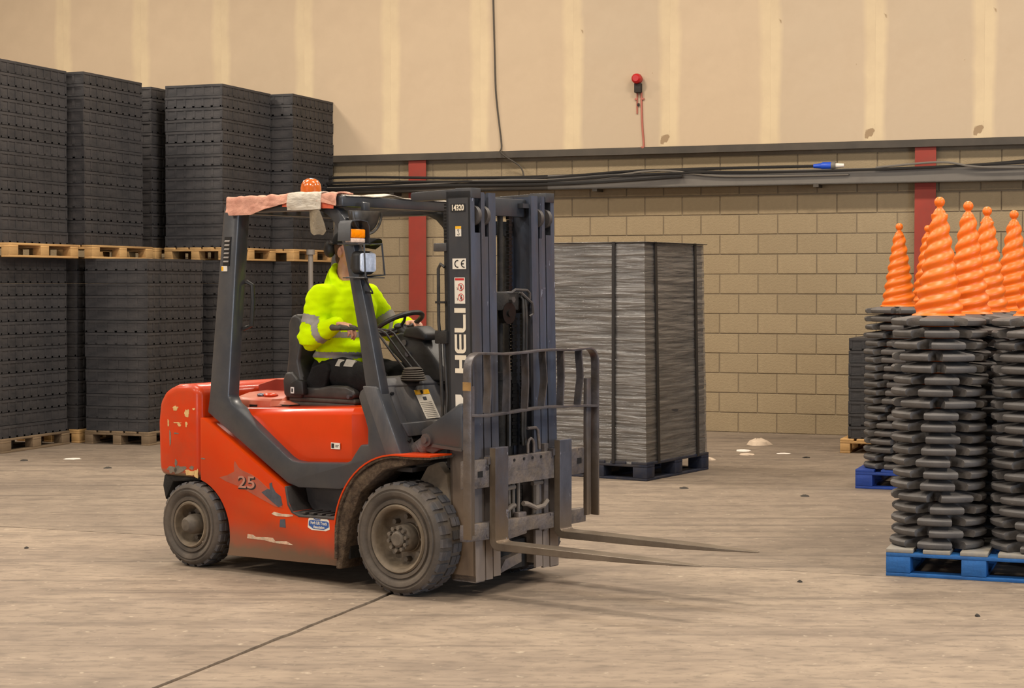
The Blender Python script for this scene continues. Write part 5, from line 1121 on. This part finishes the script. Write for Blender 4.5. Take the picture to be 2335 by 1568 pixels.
def hand(w, fwd, dn, side):
    """w wrist; fwd palm direction; dn curl direction; side = towards the thumb"""
    fwd = fwd.normalized(); dn = dn.normalized(); side = side.normalized()
    for k in range(4):
        o_ = side * (.027 - .018 * k); b0 = w + fwd * .012 + o_ * .7; kn = w + fwd * (.078 - .004 * abs(k - 1.3)) + o_
        bd.capsule(b0, kn, .0150, .0125, 10, 4)
        ln = (.036, .041, .038, .030)[k]; a1 = kn + (fwd * .80 + dn * .60) * ln; a2 = a1 + (fwd * .15 + dn * .98) * ln * .75; a3 = a2 + (fwd * -.45 + dn * .85) * ln * .6
        bd.capsule(kn, a1, .0098, .0088, 10, 4); bd.capsule(a1, a2, .0088, .0080, 10, 4); bd.capsule(a2, a3, .0080, .0070, 10, 4)
    t0 = w + fwd * .020 + side * .024; t1 = t0 + fwd * .028 + side * .024 + dn * .016; t2 = t1 + fwd * .024 + side * .002 + dn * .020
    bd.capsule(t0, t1, .0140, .0115, 10, 4); bd.capsule(t1, t2, .0105, .0085, 10, 4)
hand(HR, V_((.95, .10, -.18)), V_((.1, 0, -1)), V_((-.1, 1, 0)))
hand(HL, V_((.90, -.25, .05)), V_((.2, 0, -1)), V_((-.2, -1, 0)))
body = evalmesh(bd, 'body', .0050, 3); obj('body', body, 'skin', D, label='light skin with short hair at the neck')
for s in (-1, 1): obj('eye', MB().ball(head + V_((.078, s * .030, .008)), .011, .013, .011, 12), 'white', D); obj('pupil', MB().ball(head + V_((.087, s * .031, .008)), .004, .006, .006, 10), 'ink', D)
hr = MB().ball(head + V_((-.022, 0, .030)), .089, .0775, .095, 24).ball(head + V_((-.055, 0, -.045)), .040, .055, .045, 18)
obj('hair', evalmesh(hr, 'hair', .006, 2), 'hair', D)
# cap with brim and ear defenders folded behind
cpm = MB(); cpm.ball(head + V_((-.010, 0, .050)), .104, .086, .083, 28); cpm.box(*(0, .001) * 3)
def capfn(x, y, z): return (x, y, max(z, head.z + .038))
co = obj('cap', MB().ball(head + V_((-.010, 0, .052)), .106, .088, .082, 32), 'cap', D, fn=capfn)
br = MB(); nb2 = 16
for lay in (0, -.007):       # brim: a strip grid, bent down at both sides
    for i in range(nb2 + 1):
        yb = -.080 + .160 * i / nb2; q = abs(yb) / .080
        for t_ in range(6):
            xr = .060 + (.085 + .100 * (1 - q ** 3.2)) * t_ / 5
            br.v.append((head.x + xr - .01, yb, head.z + .080 - .010 * t_ / 5 - 8.5 * yb * yb + lay))
m_ = (nb2 + 1) * 6
for i in range(nb2):
    for t_ in range(5):
        a_ = i * 6 + t_; br.f.append((a_, a_ + 1, a_ + 7, a_ + 6)); br.f.append((m_ + a_, m_ + a_ + 6, m_ + a_ + 7, m_ + a_ + 1))
    br.f.append((i * 6 + 5, (i + 1) * 6 + 5, m_ + (i + 1) * 6 + 5, m_ + i * 6 + 5)); br.f.append((i * 6, m_ + i * 6, m_ + (i + 1) * 6, (i + 1) * 6))
for t_ in range(5): br.f.append((t_, m_ + t_, m_ + t_ + 1, t_ + 1)); a_ = nb2 * 6 + t_; br.f.append((a_, a_ + 1, m_ + a_ + 1, m_ + a_))
obj('cap_brim', br, 'cap', co)
ed = obj('ear_defenders', MB().tube([(head.x - .02 - .118 * math.cos(R(a)) * 1.0, .098 * math.sin(R(a)), head.z + .045) for a in range(-80, 81, 10)], .008, 8), 'black', D)
for s in (-1, 1): obj('ear_cup', MB().ball((head.x - .105, s * .062, head.z + .012), .042, .030, .052, 20), 'black', ed)
# hooded top
hv = MB()
hv.capsule(V_((-.945, 0, 1.245)), V_((-.915, 0, 1.36)), .140, .150, 28, 7); hv.capsule(V_((-.92, 0, 1.36)), V_((-.895, 0, 1.60)), .150, .140, 26, 7); hv.capsule(V_((-.93, -.055, 1.30)), V_((-.905, -.085, 1.57)), .135, .125, 26, 7); hv.capsule(V_((-.93, .055, 1.30)), V_((-.90, .085, 1.57)), .135, .125, 26, 7)
hv.capsule(V_((-.905, -.08, 1.61)), SR + V_((0, .01, 0)), .090, .086, 22); hv.capsule(V_((-.895, .08, 1.61)), SL + V_((0, -.01, 0)), .090, .086, 22)
hv.capsule(SR, ER, .090, .072, 22); hv.capsule(ER, ER + (HR - ER) * .90, .072, .048, 20); hv.capsule(SL, EL, .080, .066, 22); hv.capsule(EL, EL + (HL - EL) * .90, .066, .044, 20)
hv.capsule(ER + (HR - ER) * .84, ER + (HR - ER) * .97, .043, .041, 18); hv.capsule(EL + (HL - EL) * .84, EL + (HL - EL) * .97, .043, .041, 18)
# hood roll around the neck
for k in range(20):
    a = 2 * math.pi * k / 20; back = (1 - math.cos(a)) / 2
    p0 = V_((-.895 + .082 * math.cos(a), .085 * math.sin(a), 1.672 + .125 * back ** 1.5)); a2 = 2 * math.pi * (k + 1) / 20; b2 = (1 - math.cos(a2)) / 2
    p1 = V_((-.895 + .082 * math.cos(a2), .085 * math.sin(a2), 1.672 + .125 * b2 ** 1.5))
    hv.capsule(p0, p1, .024 + .012 * back, .024 + .012 * b2, 12, 4)
hv.capsule(V_((-1.01, 0, 1.63)), V_((-.985, 0, 1.765)), .078, .050, 18); hv.capsule(V_((-1.00, -.06, 1.66)), V_((-1.00, .06, 1.66)), .055, .055, 16)
hv.ball(V_((-.80, 0, 1.335)), .055, .12, .05, 20)   # pouch pocket bulge
def wr(p):
    return .010 * noise.noise(p * 9 + V_((3, 1, 0))) + .007 * noise.noise(V_((p.x * 16, p.y * 16, p.z * 34))) + (.016 * noise.noise(V_((p.x * 6, p.y * 6, p.z * 34))) if p.z < 1.36 else 0) - (.007 * max(0, 1 - abs(((p.x + .905) ** 2 + (p.y * .9) ** 2) ** .5 - .135 + .25 * (p.z - 1.66)) / .012) if p.z > 1.60 else 0)
hm_ = evalmesh(hv, 'hooded_top', .0085, 5, wr)
# split reflective strips off as their own meshes
def seg_t(p, a, b): d = b - a; t_ = (p - a).dot(d) / d.dot(d); return t_, (p - (a + d * t_)).length
def is_strip(p):
    best = None
    for nm, a, b, rr_ in (('ua', SR, ER, .1), ('fa', ER, HR, .085), ('ub', SL, EL, .1), ('fb', EL, HL, .085)):
        t_, dd = seg_t(p, a, b)
        if -.1 <= t_ <= 1.1 and dd < rr_ and (best is None or dd < best[2]): best = (nm, t_, dd)
    inner = abs(p.y) < .17
    if best and not (inner and best[2] > .07):
        nm, t_, dd = best
        if nm in ('ua', 'ub'): return .50 < t_ < .72
        return .30 < t_ < .50
    z = p.z + .02 * (p.x + .93)
    return 1.268 < z < 1.306 or 1.392 < z < 1.430
fsel = [is_strip(p_.center) for p_ in hm_.polygons]
def submesh(me, name, keep, off=0.0):
    bm = bmesh.new(); bm.from_mesh(me); bm.faces.ensure_lookup_table()
    if off:
        for v_ in bm.verts: v_.co += v_.normal * off
    bmesh.ops.delete(bm, geom=[f for f in bm.faces if keep[f.index] is False], context='FACES')
    out = bpy.data.meshes.new(name); bm.to_mesh(out); bm.free()
    for p_ in out.polygons: p_.use_smooth = True
    return out
hood = obj('hooded_top', hm_, 'hivis', D)
st_ = submesh(hm_, 'reflective_strips', fsel, .0022); obj('reflective_strips', st_, 'strip', hood)
for s in (-1, 1): obj('drawstring', MB().tube([(-.800, s * .030, 1.69), (-.778, s * .032, 1.64), (-.772, s * .034, 1.54)], .0035, 6), 'hivis', hood)
# trousers and boots
tr_ = MB()
tr_.capsule(V_((-.955, -.075, 1.175)), V_((-.955, .075, 1.175)), .125, .125, 22)
tr_.capsule(V_((-.93, -.10, 1.185)), KR + V_((0, 0, -.005)), .104, .082, 22); tr_.capsule(V_((-.93, .10, 1.185)), KL, .104, .080, 22)
tr_.capsule(KR, FRt, .078, .058, 20); tr_.capsule(KL, FL_, .076, .058, 20)
def wt(p): return .007 * noise.noise(p * 12) + .006 * noise.noise(V_((p.x * 30, p.y * 12, p.z * 14)))
to = obj('trousers', evalmesh(tr_, 'trousers', .0095, 4, wt), 'trouser', D)
obj('thigh_pocket', MB().prism([(-1.00, 1.05), (-1.02, 1.13), (-.97, 1.215), (-.86, 1.245), (-.83, 1.20), (-.86, 1.10), (-.92, 1.03)], -.232, -.195), 'trouser', to, bevel=.012, seg=3)
for (x0, x1) in ((-.805, -.765), (-.740, -.675)): obj('reflective_patch', MB().hexa([(x0, -.205, 1.225), (x1, -.200, 1.222), (x1, -.192, 1.222), (x0, -.197, 1.225)], [(x0 - .004, -.170, 1.285 - .02), (x1 - .004, -.162, 1.285 - .025), (x1 - .004, -.15, 1.28 - .025), (x0 - .004, -.158, 1.28 - .02)]), 'strip', to)
for P0, dx in ((FRt, .08), (FL_, .09)): obj('boot', evalmesh(MB().capsule(P0 + V_((0, 0, -.01)), P0 + V_((.005, 0, -.045)), .055, .05, 16).capsule(P0 + V_((0, 0, -.052)), P0 + V_((.15, 0, -.057)), .040, .034, 16), 'boot', .008, 3), 'black', D)
